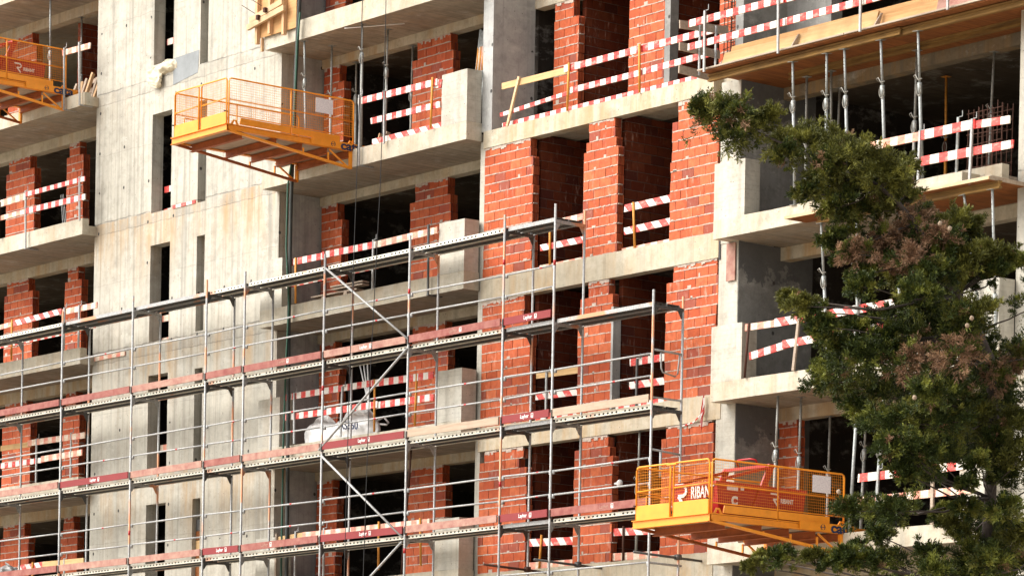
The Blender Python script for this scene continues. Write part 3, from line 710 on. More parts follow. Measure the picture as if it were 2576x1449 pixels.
def rail(label, boards, posts, y=-.43, group=RG):
    """boards: (xa, za_bottom, za_top, xb, zb_bottom, zb_top, material[, dy]); posts: (xb, zb, xt, zt, material[, dy])"""
    x0 = boards[0][0]; z0 = min(p[1] for p in posts) if posts else boards[0][1]
    r = thing('guard_rail', label, 'guard rail', (x0, y, z0), group)
    for b in boards:
        dy = b[7] if len(b) > 7 else 0
        board(r, (b[0], y+dy, b[1], b[2]), (b[3], y+dy, b[4], b[5]), b[6])
    for p in posts:
        dy = p[5] if len(p) > 5 else -.035
        a = Vector((p[0], y+dy, p[1]))-r.location; t = Vector((p[2], y+dy, p[3]))-r.location
        m = MB()
        if p[4] in ('steel', 'steeld', 'proplight'):
            m.beam(a, t, .045, .03, up=(0, 1, 0))
            if p[3]-p[1] > 1.2: m.box(a.x-.03, a.x+.03, a.y-.02, a.y+.35, a.z-.012, a.z+.012)
            if p[3]-p[1] > .8: m.tube((t.x+.03, t.y, t.z), (t.x+.10, t.y, t.z), .008, 6).tube((t.x+.10, t.y, t.z), (t.x+.10, t.y, t.z+.10), .008, 6)
            m.build('post', p[4], r)
        elif p[4].startswith('timber'): m.beam(a, t, .06, .04, up=(0, 1, 0)).build('post', p[4], r)
        else: m.tube(a, t, .024).build('post', p[4], r, smooth=True)
    return r
def h(z, t=.13): return (z-t, z)
rail('red and white guard rail of three boards beside the empty yellow platform', [
    (-3.72, 7.26, 7.40, -1.0, 7.23, 7.36, 'sw'), (-1.15, 7.19, 7.36, -.9, 7.17, 7.33, 'sw', .03), (-3.25, 6.79, 6.91, -.9, 6.76, 6.89, 'sw'),
    (-3.27, 6.37, 6.49, -.9, 6.36, 6.47, 'sws', .06)],
    [(-2.74, 6.3, -2.77, 7.40, 'steel'), (-1.16, 6.37, -1.12, 7.40, 'orange'), (-3.60, 5.98, -3.63, 7.45, 'steel')])
rail('long red and white guard rail with bare plank end on the column terrace', [
    (.53, 6.96, 7.09, 2.60, 6.94, 7.07, 'plyl'), (2.52, 6.97, 7.10, 4.85, 6.97, 7.10, 'sw', -.03), (4.7, 6.98, 7.11, 7.0, 6.98, 7.11, 'sw', -.0),
    (.49, 6.42, 6.50, 2.7, 6.52, 6.60, 'sw'), (2.65, 6.53, 6.64, 4.85, 6.52, 6.64, 'sw', -.03), (4.7, 6.54, 6.66, 7.0, 6.56, 6.68, 'sw'), (.49, 6.195, 6.31, 6.9, 6.195, 6.29, 'sw', .06)],
    [(.76, 6.19, 1.11, 7.12, 'timber'), (2.68, 6.19, 2.71, 7.12, 'orange', -.07), (4.85, 6.19, 4.82, 7.12, 'orange', -.07)], y=.04)
rail('red and white guard rail standing on the edge of the plywood formwork deck', [
    (7.35, 6.83, 6.965, 9.9, 6.83, 6.96, 'sw'), (9.7, 6.83, 6.96, 13.2, 6.83, 6.96, 'sw', .03), (7.33, 6.41, 6.53, 9.95, 6.41, 6.54, 'sw'), (9.8, 6.42, 6.55, 13.6, 6.44, 6.57, 'sw', .03)],
    [(7.83, 5.93, 7.82, 7.05, 'steel'), (9.81, 5.93, 9.79, 7.05, 'steel'), (11.9, 5.95, 11.9, 7.05, 'steel'), (14.02, 5.95, 14.02, 7.05, 'steel')], y=-1.0)
r = thing('guard_rail', 'short grey plank guard rail returning at the end of the plywood formwork deck', 'guard rail', (7.2, -1.1, 6.0), RG)
for za, zb, L in ((6.90, 6.98, 1.2), (6.50, 6.50, 1.0), (6.08, 6.06, .75)):
    MB().beam((0, 0, za-6.0), (0, L, zb-6.0), .03, .15).build('board', 'timberg', r)
for y in (.45, .85): MB().beam((.06, y, .02), (.06, y, 1.0), .04, .03).build('post', 'steel', r)
rail('red and white two-board guard rail with broad stripes in front of the rusty rebar cage', [
    (12.0, 3.91, 4.06, 13.3, 3.90, 4.05, 'sww'), (13.2, 3.90, 4.06, 14.5, 3.90, 4.06, 'swb', -.02), (14.4, 3.90, 4.05, 15.3, 3.88, 3.99, 'swb', .01), (12.2, 3.47, 3.63, 14.46, 3.45, 3.60, 'swb'), (14.46, 3.46, 3.60, 15.38, 3.45, 3.58, 'swb', .01)],
    [(13.19, 3.0, 13.22, 4.06, 'steel'), (13.88, 3.2, 13.9, 4.22, 'proplight', .2), (14.42, 2.97, 14.46, 4.07, 'steel')], y=-.8)
rail('crooked red and white guard rail between grey parapet block and cypress', [
    (8.39, 1.21, 1.335, 9.28, 1.20, 1.32, 'sww'), (9.22, 1.19, 1.34, 12.3, 1.19, 1.34, 'sws', -.03), (8.52, .67, .80, 9.55, .78, .92, 'sw'), (9.43, .78, .92, 12.0, .82, .96, 'sws', -.03)],
    [(8.43, .35, 8.52, 1.34, 'rust'), (9.73, .35, 9.86, 1.32, 'timberg'), (11.3, .35, 11.32, 1.34, 'steel')], y=-.4)
rail('red and white guard rail half hidden by the cypress, right of the yellow platform', [
    (11.43, -1.78, -1.65, 14.0, -1.78, -1.62, 'swb'), (11.38, -2.18, -2.06, 14.2, -2.20, -2.05, 'sww')], [(11.93, -2.66, 11.96, -1.6, 'proplight'), (13.3, -2.66, 13.3, -1.8, 'timberg')], y=-.4)
rail('red and white guard rail behind the topmost scaffold deck on the middle balcony', [
    (-6.2, 4.20, 4.34, -4.75, 4.19, 4.33, 'sw'), (-4.85, 4.20, 4.34, -2.95, 4.18, 4.32, 'sw', -.03), (-3.05, 4.19, 4.32, -.9, 4.21, 4.35, 'sww'), (-6.2, 3.74, 3.84, -2.9, 3.75, 3.86, 'sw'), (-3.0, 3.75, 3.86, -1.1, 3.75, 3.85, 'sww', -.03)],
    [(-4.71, 3.37, -4.74, 4.38, 'rust'), (-3.04, 3.32, -3.04, 4.36, 'steel'), (-1.13, 2.99, -1.16, 4.42, 'steeld'), (-5.80, 3.37, -5.82, 4.34, 'orange')], y=-.44)
rail('bright red and white guard rail behind the white bulk bags', [
    (-6.2, 1.33, 1.465, -2.9, 1.33, 1.46, 'sw'), (-3.0, 1.31, 1.45, -.9, 1.27, 1.42, 'sw', -.03), (-6.2, .90, 1.04, -3.9, .88, 1.01, 'sw'), (-4.0, .87, 1.01, -2.8, .86, 1.0, 'sw', -.03), (-2.9, .85, .99, -.92, .83, .97, 'sw')],
    [(-5.76, .37, -5.79, 1.46, 'steel'), (-4.08, .37, -4.04, 1.42, 'steel'), (-2.89, .37, -2.90, 1.46, 'orange'), (-1.5, .37, -1.46, 1.42, 'orange')], y=-.44)
rail('faded red and white guard rail with a bare plank, lowest on the middle balconies', [
    (-6.34, -1.70, -1.575, -5.3, -1.66, -1.53, 'plyl'), (-5.39, -1.68, -1.54, -3.15, -1.69, -1.56, 'sww', -.03), (-3.15, -1.68, -1.55, -.97, -1.69, -1.555, 'sww')],
    [(-6.36, -2.63, -6.36, -1.5, 'timberg'), (-5.65, -2.63, -5.65, -1.5, 'steel'), (-4.61, -2.63, -4.61, -1.5, 'steel'), (-2.66, -2.5, -2.67, -1.5, 'orange'), (-1.21, -2.5, -1.26, -1.53, 'orange')], y=-.44)
rail('single-board guard rail at the balcony end beside the top left platform', [(-15.48, 10.27, 10.42, -14.27, 10.25, 10.37, 'sww')],
    [(-15.33, 9.0, -15.36, 10.44, 'steel'), (-14.64, 9.0, -14.71, 10.46, 'steel')], y=-.44)
rail('pale red and white guard rail on the left balcony, second from the top', [
    (-18.6, 7.12, 7.28, -16.9, 7.14, 7.30, 'sww'), (-17.0, 7.19, 7.31, -14.35, 7.20, 7.30, 'sw', -.03), (-18.6, 6.80, 6.91, -16.8, 6.80, 6.92, 'sww'), (-16.95, 6.79, 6.92, -14.34, 6.76, 6.90, 'sw', -.03)],
    [(-16.96, 5.97, -17.0, 7.34, 'steel'), (-14.56, 6.3, -14.59, 7.33, 'steel'), (-18.2, 6.35, -18.2, 7.25, 'rust')], y=-.44)
rail('faded guard rail crossed by the top scaffold deck on the left balcony', [
    (-18.6, 4.17, 4.28, -17.48, 4.19, 4.31, 'sww'), (-17.45, 4.18, 4.31, -15.3, 4.22, 4.36, 'sws', -.03), (-15.4, 4.20, 4.34, -13.78, 4.20, 4.33, 'sww'), (-18.6, 3.73, 3.86, -15.2, 3.73, 3.87, 'sw'), (-15.3, 3.75, 3.86, -13.8, 3.74, 3.84, 'sww', -.03)],
    [(-17.53, 3.38, -17.53, 4.34, 'orange'), (-15.16, 3.38, -15.16, 4.36, 'steel'), (-14.52, 3.36, -14.51, 4.34, 'steel')], y=-.44)
rail('guard rail of a bare plank over a striped board beside the leaning ladder', [
    (-18.0, 1.26, 1.38, -16.6, 1.24, 1.37, 'plyl'), (-16.7, 1.26, 1.40, -14.17, 1.23, 1.37, 'sww', -.03), (-18.0, .84, .96, -16.0, .82, .95, 'sw'), (-16.1, .83, .97, -14.27, .84, .98, 'sww', -.03)],
    [(-16.31, .37, -16.31, 1.41, 'steel'), (-14.77, .37, -14.77, 1.41, 'steel')], y=-.44)
rail('low guard rail next to the crumpled grey sheet at the bottom left', [
    (-17.1, -1.66, -1.54, -15.9, -1.64, -1.51, 'sws'), (-15.95, -1.64, -1.52, -14.12, -1.66, -1.54, 'plyl', -.03)],
    [(-16.4, -2.63, -16.4, -1.50, 'orange'), (-14.98, -2.63, -14.98, -1.50, 'steel')], y=-.44)
OG = 'short guard rails across the brick bay openings'
rail('three-board guard rail in the right upper opening between two brick piers', [(4.35, 4.0, 4.13, 5.76, 4.0, 4.15, 'sws'), (4.35, 3.56, 3.69, 5.76, 3.57, 3.71, 'sws'), (4.3, 3.24, 3.30, 5.76, 3.24, 3.31, 'sww')],
    [(4.71, 3.24, 4.64, 4.14, 'orange')], y=.08, group=OG)
rail('guard rail in the left upper opening, seen under the top scaffold deck', [(1.8, 4.0, 4.12, 3.2, 4.02, 4.15, 'sww'), (1.8, 3.57, 3.70, 3.2, 3.57, 3.69, 'sws'), (1.78, 3.24, 3.29, 3.2, 3.24, 3.29, 'sww')],
    [(2.14, 3.24, 2.12, 4.1, 'orange')], y=.08, group=OG)
rail('striped guard rail in the middle right opening by the end of the scaffold', [(4.6, 1.01, 1.15, 5.75, 1.01, 1.15, 'sw'), (4.6, .57, .71, 5.75, .56, .70, 'sws'), (4.2, .22, .31, 5.75, .22, .31, 'sw')],
    [(4.84, .22, 4.84, 1.13, 'steeld')], y=.08, group=OG)
rail('guard rail with a bare wood top board in the middle left opening', [(1.75, 1.06, 1.19, 3.15, 1.03, 1.17, 'plyl'), (1.75, .64, .75, 3.15, .60, .73, 'sws'), (1.75, .22, .37, 3.15, .22, .31, 'sw')],
    [(2.1, .22, 2.1, 1.15, 'steel')], y=.08, group=OG)
rail('pinkish guard rail in the lowest left opening of the brick bay', [(1.6, -2.26, -2.10, 3.1, -2.30, -2.16, 'sws'), (1.55, -2.72, -2.56, 3.1, -2.72, -2.60, 'sww')],
    [(1.98, -2.72, 2.04, -2.05, 'orange')], y=.08, group=OG)
rail('pinkish guard rail in the lowest right opening beside the loaded platform', [(4.2, -2.22, -2.07, 5.68, -2.27, -2.13, 'sws'), (4.2, -2.70, -2.54, 5.68, -2.73, -2.60, 'sww')],
    [(4.54, -2.72, 4.53, -2.05, 'rust')], y=.08, group=OG)
SG = 'short guard rails inside the slot windows'
for k, lb in ((9.58, 'short red board rail in the topmost slot window above the draped sack'), (6.22, 'short red board rail in the second slot window from the top'),
              (3.28, 'short pale board rail in the slot window behind the top scaffold deck'), (.33, 'short timber rail with an orange post in the slot window between the middle decks')):
    mt = 'sww' if k < 5 else 'swb'
    rail(lb, [(-12.2, k+.50, k+.64, -11.42, k+.50, k+.64, mt), (-12.2, k+.0, k+.13, -11.42, k+.0, k+.13, mt)], [(-11.75, k, -11.75, k+.72, 'orange' if k < 1 else 'steel')], y=.33, group=SG)
# ================================================================= telescopic steel props
PG = 'telescopic steel props'
def prop(label, base, top, coll=.62, mat='propm', name='steel_prop'):
    b, t = Vector(base), Vector(top); L = (t-b).length
    r = thing(name, label, 'prop', base, PG); d = (t-b).normalized(); r.rotation_euler = Vector((0, 0, 1)).rotation_difference(d).to_euler()
    c = L*coll
    MB().tube((0, 0, .006), (0, 0, c), .030, 10).build('outer_tube', mat, r, smooth=True)
    it = MB().tube((0, 0, c-.05), (0, 0, L-.006), .023, 10).build('inner_tube', mat, r, smooth=True)
    hb = MB()
    for i in range(int((L-c-.15)/.12)): hb.tube((.0, -.0245, c+.2+i*.12), (.0, -.021, c+.2+i*.12), .007, 6)
    if hb.v: hb.build('pin_hole', 'dark', it)
    MB().box(-.07, .07, -.07, .07, 0, .006).build('base_plate', mat, r); MB().box(-.07, .07, -.07, .07, L-.006, L).build('head_plate', mat, r)
    cb = MB().tube((0, 0, c-.16), (0, 0, c+.03), .041, 10).build('collar', 'proplight' if mat != 'orange' else 'rust', r, smooth=True)
    pts = [(.055*math.cos(a), -.03, c-.09+.10*math.sin(a)) for a in [i*math.pi/6 for i in range(13)]]
    MB().path(pts, .009, 6).build('handle', 'rope', cb, smooth=True)
    MB().path([(-.08, -.01, c+.10), (-.11, -.03, c+.15), (-.06, -.04, c+.17), (.0, -.04, c+.08), (.09, -.03, c+.09)], .009, 6).build('pin', 'rope', cb, smooth=True)
    return r
for lb, b_, t_, c_, m_ in (
    ('grey prop left and front under the top middle slab, beside the hanging pipes', (-5.86, -.22, 6.37), (-5.93, -.27, 9.0), .68, 'proplight'),
    ('grey prop behind the striped pipes by the left brick pier of the top middle balcony', (-5.88, .42, 6.2), (-5.88, .42, 9.0), .60, 'proplight'),
    ('thick grey prop in the middle of the top middle balcony, front row', (-3.84, -.25, 6.37), (-3.87, -.25, 9.0), .76, 'propm'),
    ('grey prop in the middle of the top middle balcony, second row', (-3.92, .42, 6.2), (-3.87, .42, 9.0), .70, 'propm'),
    ('thin dark prop under the lintel by the left opening of the top middle balcony', (-6.02, 1.2, 6.2), (-6.05, 1.2, 8.8), .72, 'propm'),
    ('thin dark prop against the wide brick pier of the top middle balcony', (-4.02, 1.18, 6.2), (-4.0, 1.18, 8.8), .62, 'propm'),
    ('leftmost front prop under the yellow formwork beam, rising from the cypress tip', (9.62, -.37, 3.35), (9.84, -.7, 5.83), .72, 'proplight'),
    ('prop second from left in the front row under the plywood deck', (10.43, -.37, 3.35), (10.72, -.7, 5.83), .68, 'proplight'),
    ('prop third from left in the front row under the plywood deck', (11.0, -.37, 3.35), (11.17, -.7, 5.83), .67, 'proplight'),
    ('prop fourth from left in the front row under the plywood deck', (11.94, -.37, 3.35), (12.08, -.7, 5.83), .68, 'proplight'),
    ('rightmost prop of the front row under the plywood deck', (12.84, -.37, 3.35), (12.99, -.7, 5.83), .64, 'proplight'),
    ('darker prop of the second row nearest the cypress top', (9.18, .3, 3.2), (9.15, .3, 5.83), .60, 'propm'),
    ('darker prop of the second row directly behind the front row', (9.86, .3, 3.2), (9.79, .3, 5.83), .62, 'propm'),
    ('darker rusty prop of the second row right of centre', (11.93, .3, 3.2), (11.97, .3, 5.83), .52, 'propm'),
    ('dark prop standing deep inside, left of the second row', (9.05, 1.15, 3.2), (9.14, 1.15, 5.76), .60, 'propm'),
    ('prop behind the rusty rebar cage under the concrete lintel', (12.92, 1.15, 3.2), (13.03, 1.15, 5.76), .58, 'propm'),
    ('orange painted prop inside the dark room under the plywood deck', (10.58, 2.5, 3.2), (10.53, 2.5, 5.95), .56, 'orange'),
    ('tied prop with a pink tape left of the cypress below the small plywood deck', (10.55, -.35, .35), (10.66, -.7, 2.84), .62, 'proplight'),
    ('tied prop partly behind the brown cypress branch', (11.31, -.35, .35), (11.56, -.7, 2.82), .62, 'proplight'),
    ('prop seen between cypress twigs right of the tied pair', (12.35, -.35, .35), (12.60, -.7, 2.82), .62, 'proplight'),
    ('leaning prop with a knotted rope near the right edge', (14.35, -.35, .35), (14.17, -.7, 2.85), .6, 'proplight'),
    ('upright drilled prop near the right edge beside the concrete wall', (14.66, -.35, .35), (14.83, -.7, 2.85), .30, 'proplight'),
    ('pale prop above the red skip in front of the brick pier, left one', (8.9, -.1, -2.66), (8.98, -.1, 0.0), .62, 'propm'),
    ('pale prop above the loaded platform, right of the brick pier', (9.17, .25, -2.8), (9.22, .25, 0.0), .60, 'propm'),
    ('thin grey prop under the lintel behind the loaded platform', (8.96, 1.2, -2.8), (9.0, 1.2, -.24), .58, 'propm'),
    ('pale prop beside the end of the loaded platform, next to the tree', (11.12, -.3, -2.66), (11.28, -.3, .0), .80, 'proplight'),
    ('thin prop deep in the opening right of the loaded platform', (9.85, 1.2, -2.8), (9.95, 1.2, -.24), .72, 'propm'),
    ('pale prop against the left edge of the low cypress mass', (11.75, -.3, -2.66), (11.95, -.3, .0), .55, 'proplight'),
    ('grey prop inside the lowest right brick opening behind the scaffold end', (4.83, .12, -2.72), (4.87, .12, -.25), .58, 'propm'),
    ('rusty red prop in front of the wide brick pier on the lowest middle balcony', (-2.37, -.1, -2.8), (-2.10, -.1, .0), .48, 'rust'),
    ('grey prop behind the mesh of the top left platform', (-16.73, 0, 9.2), (-16.80, 0, 12.0), .52, 'proplight'),
    ('dark prop against the brick cross wall at the top left', (-17.2, 1.15, 9.2), (-17.24, 1.15, 11.76), .45, 'propm')):
    prop(lb, b_, t_, c_, m_)
# ================================================================= formwork
F1 = thing('formwork_deck', 'orange plywood slab formwork on yellow beams, propped at the upper right', 'formwork', (11, -.4, 5.85), world=True)
def h20(par, x0, x1, y, z0, z1, mat='h20'):
    m = MB(); w = .04; t = .035; m.box(x0, x1, y-w, y+w, z0, z0+t); m.box(x0, x1, y-w, y+w, z1-t, z1); m.box(x0+.01, x1-.01, y-.014, y+.014, z0+t, z1-t)
    return m.build('formwork_beam', mat, par)
MB().box(7.62, 14.72, -.92, 1.05, 5.975, 6.0).build('plywood_sheet', 'plyo', F1)
MB().box(14.72, 17.5, -.92, -.02, 5.975, 6.0).build('plywood_sheet', 'plyo', F1)
MB().box(7.55, 11.4, -.96, -.84, 6.002, 6.03).build('edge_plank', 'timberg', F1)
MB().box(11.42, 17.4, -.96, -.84, 6.002, 6.03).build('edge_plank', 'timberg', F1)
for x0, x1, y0, z1, mt in ((8.0, 10.2, -.78, 6.30, 'plyl'), (10.21, 12.0, -.78, 6.36, 'plyl'), (8.15, 13.45, -.74, 6.40, 'plyo'), (13.46, 15.2, -.76, 6.38, 'toe_pink'), (15.21, 17.2, -.76, 6.38, 'plyo')):
    m = MB(); m.extx([(y0, 6.031), (y0+.09, z1), (y0+.108, z1), (y0+.018, 6.031)], x0, x1); m.build('side_form', 'plyb' if mt == 'plyo' else mt, F1)
for x in (10.0, 12.1, 15.6): m = MB(); m.extx([(-.92, 6.031), (-.74, 6.29), (-.71, 6.29), (-.80, 6.031)], x, x+.03); m.build('cut_end_shadow', 'timberg', F1)  # greyed slants standing in for the dark shadow at the panels' cut ends
h20(F1, 7.62, 12.6, -.72, 5.83, 5.958); h20(F1, 12.4, 17.4, -.66, 5.83, 5.958); h20(F1, 8.7, 12.0, .3, 5.845, 5.973); h20(F1, 11.8, 15.2, .36, 5.845, 5.973)
F2 = thing('formwork_deck', 'smaller plywood formwork deck with a yellow beam behind the top of the cypress', 'formwork', (12.5, -.5, 2.85), world=True)
MB().box(9.97, 14.96, -.92, -.4, 2.972, 2.997).build('plywood_sheet', 'plyo', F2)
MB().box(12.4, 14.96, -.398, .9, 2.972, 2.997).build('plywood_sheet', 'plyo', F2)
MB().box(9.95, 14.97, -.94, -.91, 2.97, 3.02).build('edge_plank', 'timber', F2)
MB().box(14.94, 14.975, -.91, -.02, 2.97, 3.03).build('edge_plank', 'timberg', F2)
h20(F2, 10.57, 15.02, -.70, 2.842, 2.97)
rough_box(MB(), 12.1, 14.27, -.86, -.42, 3.0, 3.21, seed=5).build('concrete_curb', 'slabc', F2)
MB().box(14.28, 14.95, -.86, -.42, 3.0, 3.05).build('concrete_curb', 'slabc', F2)
F3 = thing('wall_form', 'nailed plywood wall form with battens on the slab corner at the top', 'formwork', (-6.7, -.5, 9.3), world=True)
MB().box(-7.42, -5.98, -.46, -.44, 9.27, 10.9).build('plywood_sheet', 'plyb', F3)
for x, zb in ((-7.36, 9.14), (-6.88, 9.28), (-6.36, 9.17)): MB().box(x-.04, x+.04, -.55, -.462, zb, 10.9).build('batten', 'timberv', F3)
MB().beam((-7.60, -.60, 9.52), (-6.22, -.60, 9.71), .07, .12).build('waler', 'timber', F3)
MB().beam((-7.52, -.59, 9.66), (-6.30, -.59, 9.86), .07, .12).build('waler', 'timber', F3)
MB().box(-7.30, -7.253, -.46, -.40, 8.98, 9.27).build('batten', 'timberv', F3)
for x, z in ((-7.12, 9.67), (-6.85, 9.78)): MB().tube((x, -.75, z+.05), (x-.28, -.9, z+.25), .008, 6).box(x-.04, x+.03, -.70, -.63, z-.07, z+.03).build('tie_rod', 'rust', F3)
for x0, z0 in ((7.40, .0), ):
    tag(MB().box(7.42, 7.66, -.03, -.004, 2.28, 2.98).build('shutter_board', 'toe_pink'), 'pink plywood board left on the column under the right balcony', 'board')
# ================================================================= rebar
def cage(label, x0, x1, y0, y1, z0, z1, nx, nz, lean=0.0, grp='rusty rebar cages'):
    r = thing('rebar_cage', label, 'rebar cage', (x0, y0, z0), grp); m = MB(); W_, D_, H_ = x1-x0, y1-y0, z1-z0
    for y in (0, D_):
        for i in range(nx): x = W_*i/(nx-1); m.tube((x, y, 0), (x+lean+random.uniform(-.02, .02), y, H_+random.uniform(-.05, .05)), .009, 5)
    m.build('upright_bar', 'rust', r); m = MB()
    for j in range(nz):
        z = H_*(j+.5)/nz+random.uniform(-.02, .02); t = random.uniform(-.05, .05)
        m.tube((-.03, 0, z), (W_+.03, 0, z+t), .008, 5).tube((-.03, D_, z), (W_+.03, D_, z-t), .006, 5).tube((0, -.02, z), (0, D_+.02, z), .006, 5).tube((W_, -.02, z), (W_, D_+.02, z), .006, 5)
    m.build('link', 'rust', r)
cage('rusty rebar cage leaning behind the broad-striped guard rail at the right', 13.45, 14.25, .1, .35, 3.25, 4.55, 8, 7, .02)
cage('tall rusty rebar cage standing above the plywood formwork deck', 6.74, 7.1, .42, .62, 6.2, 8.4, 5, 14)
cage('second rusty rebar cage standing right of the tall one above the formwork deck', 7.3, 7.66, .42, .62, 6.2, 7.75, 5, 9)
r = thing('starter_bar', 'row of thin rusty starter bars beside the concrete wall at the right', 'rebar', (14.5, .5, 3.2)); m = MB()
for i in range(4): m.tube((i*.07, 0, 0), (i*.07+.01, 0, 1.0+.2*(i % 2)), .005, 5)
m.build('bar', 'rust', r)
for lb, x, z in (('thin rusty bar sticking out of the brick beside the grey parapet block', 7.15, 1.28), ('lower rusty bar sticking out of the brick beside the grey parapet block', 7.1, .55)):
    tag(MB().tube((-.12, .05, .04), (.42, -.32, -.04), .006, 6).build('rebar_stub', 'rust', loc=(x, 0, z)), lb, 'rebar')
# ================================================================= hoses, cables and lines
tag(MB().path([(-2.07, -1.55, 10.5), (-2.1, -1.55, 8.9), (-2.13, -1.55, 7.6), (-2.2, -1.55, 5.0), (-2.32, -1.55, 1.2), (-2.38, -1.55, -3.2), (-2.4, -1.55, -8)], .008, 6).build('hoist_rope', 'cable', smooth=True), 'black hoist line hanging in front of the scaffold, left of the pair', 'rope', 'black hoist lines')
tag(MB().path([(-1.36, -1.5, 10.5), (-1.36, -1.5, 8.9), (-1.37, -1.5, 7.7), (-1.45, -1.5, 5.0), (-1.68, -1.5, 1.2), (-1.8, -1.5, -3.2), (-1.85, -1.5, -8)], .008, 6).build('hoist_rope', 'cable', smooth=True), 'black hoist line hanging in front of the scaffold, right of the pair', 'rope', 'black hoist lines')
tag(MB().path([(-5.74, -.52, 10.9), (-5.76, -.52, 9.95), (-5.86, -.5, 9.2), (-5.9, -.5, 8.3), (-5.92, -.5, 7.5), (-5.97, -.5, 6.3), (-6.0, -.5, 5.5), (-6.0, -.5, 3.0), (-5.95, -.5, 0), (-5.92, -.5, -3), (-5.9, -.5, -9)], .042, 8).build('drain_pipe', 'pipe', smooth=True), 'dark flexible pipe hanging down the left side of the middle balconies', 'pipe')
tag(MB().path([(-5.70, -.56, 9.52), (-5.78, -.56, 8.9), (-5.82, -.56, 8.0), (-5.88, -.56, 6.5), (-6.04, -.56, 5.9), (-6.06, -.56, 4.6), (-5.92, -.56, 3.3), (-6.0, -.56, 2.0), (-6.04, -.56, .5), (-6.04, -.56, -3), (-6.0, -.56, -9)], .022, 8).build('garden_hose', 'green', smooth=True), 'thin green hose tied alongside the dark hanging pipe', 'hose')
tag(MB().tube((-4.35, -.36, 8.98), (-3.2, .35, 8.99), .012, 6).build('slab_bar', 'white', smooth=True), 'thin pale bar under the top middle slab between two props', 'bar')
# ================================================================= loose things on the floors
r = thing('bulk_bag', 'slumped white bulk bag with printed letters behind the striped boards', 'bag', (-3.98, -.08, .2), 'white bulk bags')
MB().blob((0, 0, .33), (.66, .20, .46), 3, .05, 70, 40).wrinkle(.05, 5, 3).build('sack', 'bag', r, smooth=True)
MB().blob((-.55, -.05, .24), (.42, .17, .30), 9, .06, 60, 32).wrinkle(.05, 6, 1).build('sack', 'bag', r, smooth=True)
MB().path([(.55, .1, .5), (.75, .1, .56), (.92, .1, .42), (.88, .08, .38), (.62, .08, .42)], .022).build('strap', 'bag', r, smooth=True)
text('lettering', 'AS360', .24, 'navy', r, (.05, -.30, .40), (math.pi/2+.1, .08, .05), .004, .002)
r = thing('bulk_bag', 'flat white bulk bag leaning left of the lettered one', 'bag', (-5.25, -.08, .2), 'white bulk bags')
MB().blob((0, 0, .30), (.58, .19, .42), 5, .06, 64, 34).wrinkle(.05, 5, 7).build('sack', 'bag', r, smooth=True)
r = thing('draped_sack', 'torn white sack draped over the sill of the topmost slot window', 'sack', (-11.85, -.02, 9.35))
MB().blob((.14, .03, .10), (.44, .15, .15), 2, .04, 60, 30).blob((-.24, -.05, -.06), (.30, .09, .19), 4, .05, 50, 26).blob((-.14, -.08, -.19), (.22, .06, .13), 8, .08, 40, 22).blob((.44, .05, .08), (.16, .10, .12), 3, .05, 36, 20).wrinkle(.055, 7.5).build('cloth', plain('sack_cloth', (.70, .62, .46), .9, .25, nscale=6, bumps=.8), r, smooth=True)
r = thing('crumpled_sheet', 'crumpled grey plastic sheet at the bottom left edge', 'sheet', (-17.6, -.42, -1.75))
MB().blob((0, 0, 0), (.42, .12, .22), 6, .15, 60, 30).wrinkle(.09, 8, 2).build('plastic', plain('plastic_grey', (.33, .31, .30), .35, .5, nscale=9, spec=.6, bumps=1), r, smooth=True)
r = thing('plank_stack', 'low stack of grey planks on blocks in the middle balcony behind the scaffold', 'planks', (-6.2, .3, 3.2))
for i, (x, z, L) in enumerate(((0, .42, 1.5), (.75, .50, .95), (.7, .56, 1.0))): MB().beam((x, 0, z), (x+L, .12, z+.02), .2, .03).build('plank', 'timberg', r)
for x in (.35, 1.15): MB().box(x, x+.12, -.06, .1, .0, .40).build('block', 'timberg', r)
r = thing('plank_stack', 'loose timber offcuts leaning in the balcony corner beside the top left platform', 'planks', (-16.0, .1, 9.2))
for i in range(6):
    x = .05+i*.22; MB().beam((x, random.uniform(-.1, .1), 0), (x-.13+random.uniform(-.04, .04), .25, .72+random.uniform(-.1, .06)), .05, .09).build('offcut', 'timberv' if i % 2 else 'timberg', r)
for z in (.18, .42, .62): MB().beam((-.1, .32, z), (1.4, .36, z+.03), .03, .1).build('offcut', 'timberg', r)
r = thing('pipe_bundle', 'bundle of pale tubes with orange marks leaning against the column', 'tubes', (-.95, .5, 6.4))
for i in range(6):
    o = MB().tube((-.16+i*.06, .0+.02*(i % 2), 0), (.0+i*.045, .12, 2.12-.03*(i % 3)), .022, 8).build('tube', 'proplight', r, smooth=True)
    MB().tube((-.055+i*.0505, .07+.01*(i % 2), 1.25), (-.03+i*.048, .1, 1.75), .0235, 8).build('paint_mark', 'sww' if i % 2 else 'orange', o, smooth=True)
r = thing('pipe_bundle', 'three bright white tubes leaning in the dark opening above the bulk bags', 'tubes', (-4.9, .9, .2))
for i in range(3): MB().tube((.35-i*.14, 0, 0), (-.85+.15*i, .3, 2.1), .018, 6).build('tube', 'white', r, smooth=True)
r = thing('pipe_bundle', 'three thin grey tubes leaning in the dark left opening', 'tubes', (-18.0, 1.2, 6.2))
for i in range(3): MB().tube((.3-i*.1, 0, 0), (-.35-.06*i, .2, 1.5), .012, 6).build('tube', 'steel', r, smooth=True)
r = thing('ladder', 'pale wooden ladder leaning at the far left edge between scaffold decks', 'ladder', (-18.85, -.48, .2))
for o in (-.42, 0): MB().beam((o, 0, 0), (o+.62, 0, 1.95), .03, .06).build('rail', 'timber', r)
for i in range(6): z = .2+i*.3; x = .62*z/1.95; MB().beam((x-.42, 0, z), (x, 0, z), .03, .04).build('rung', 'timber', r)
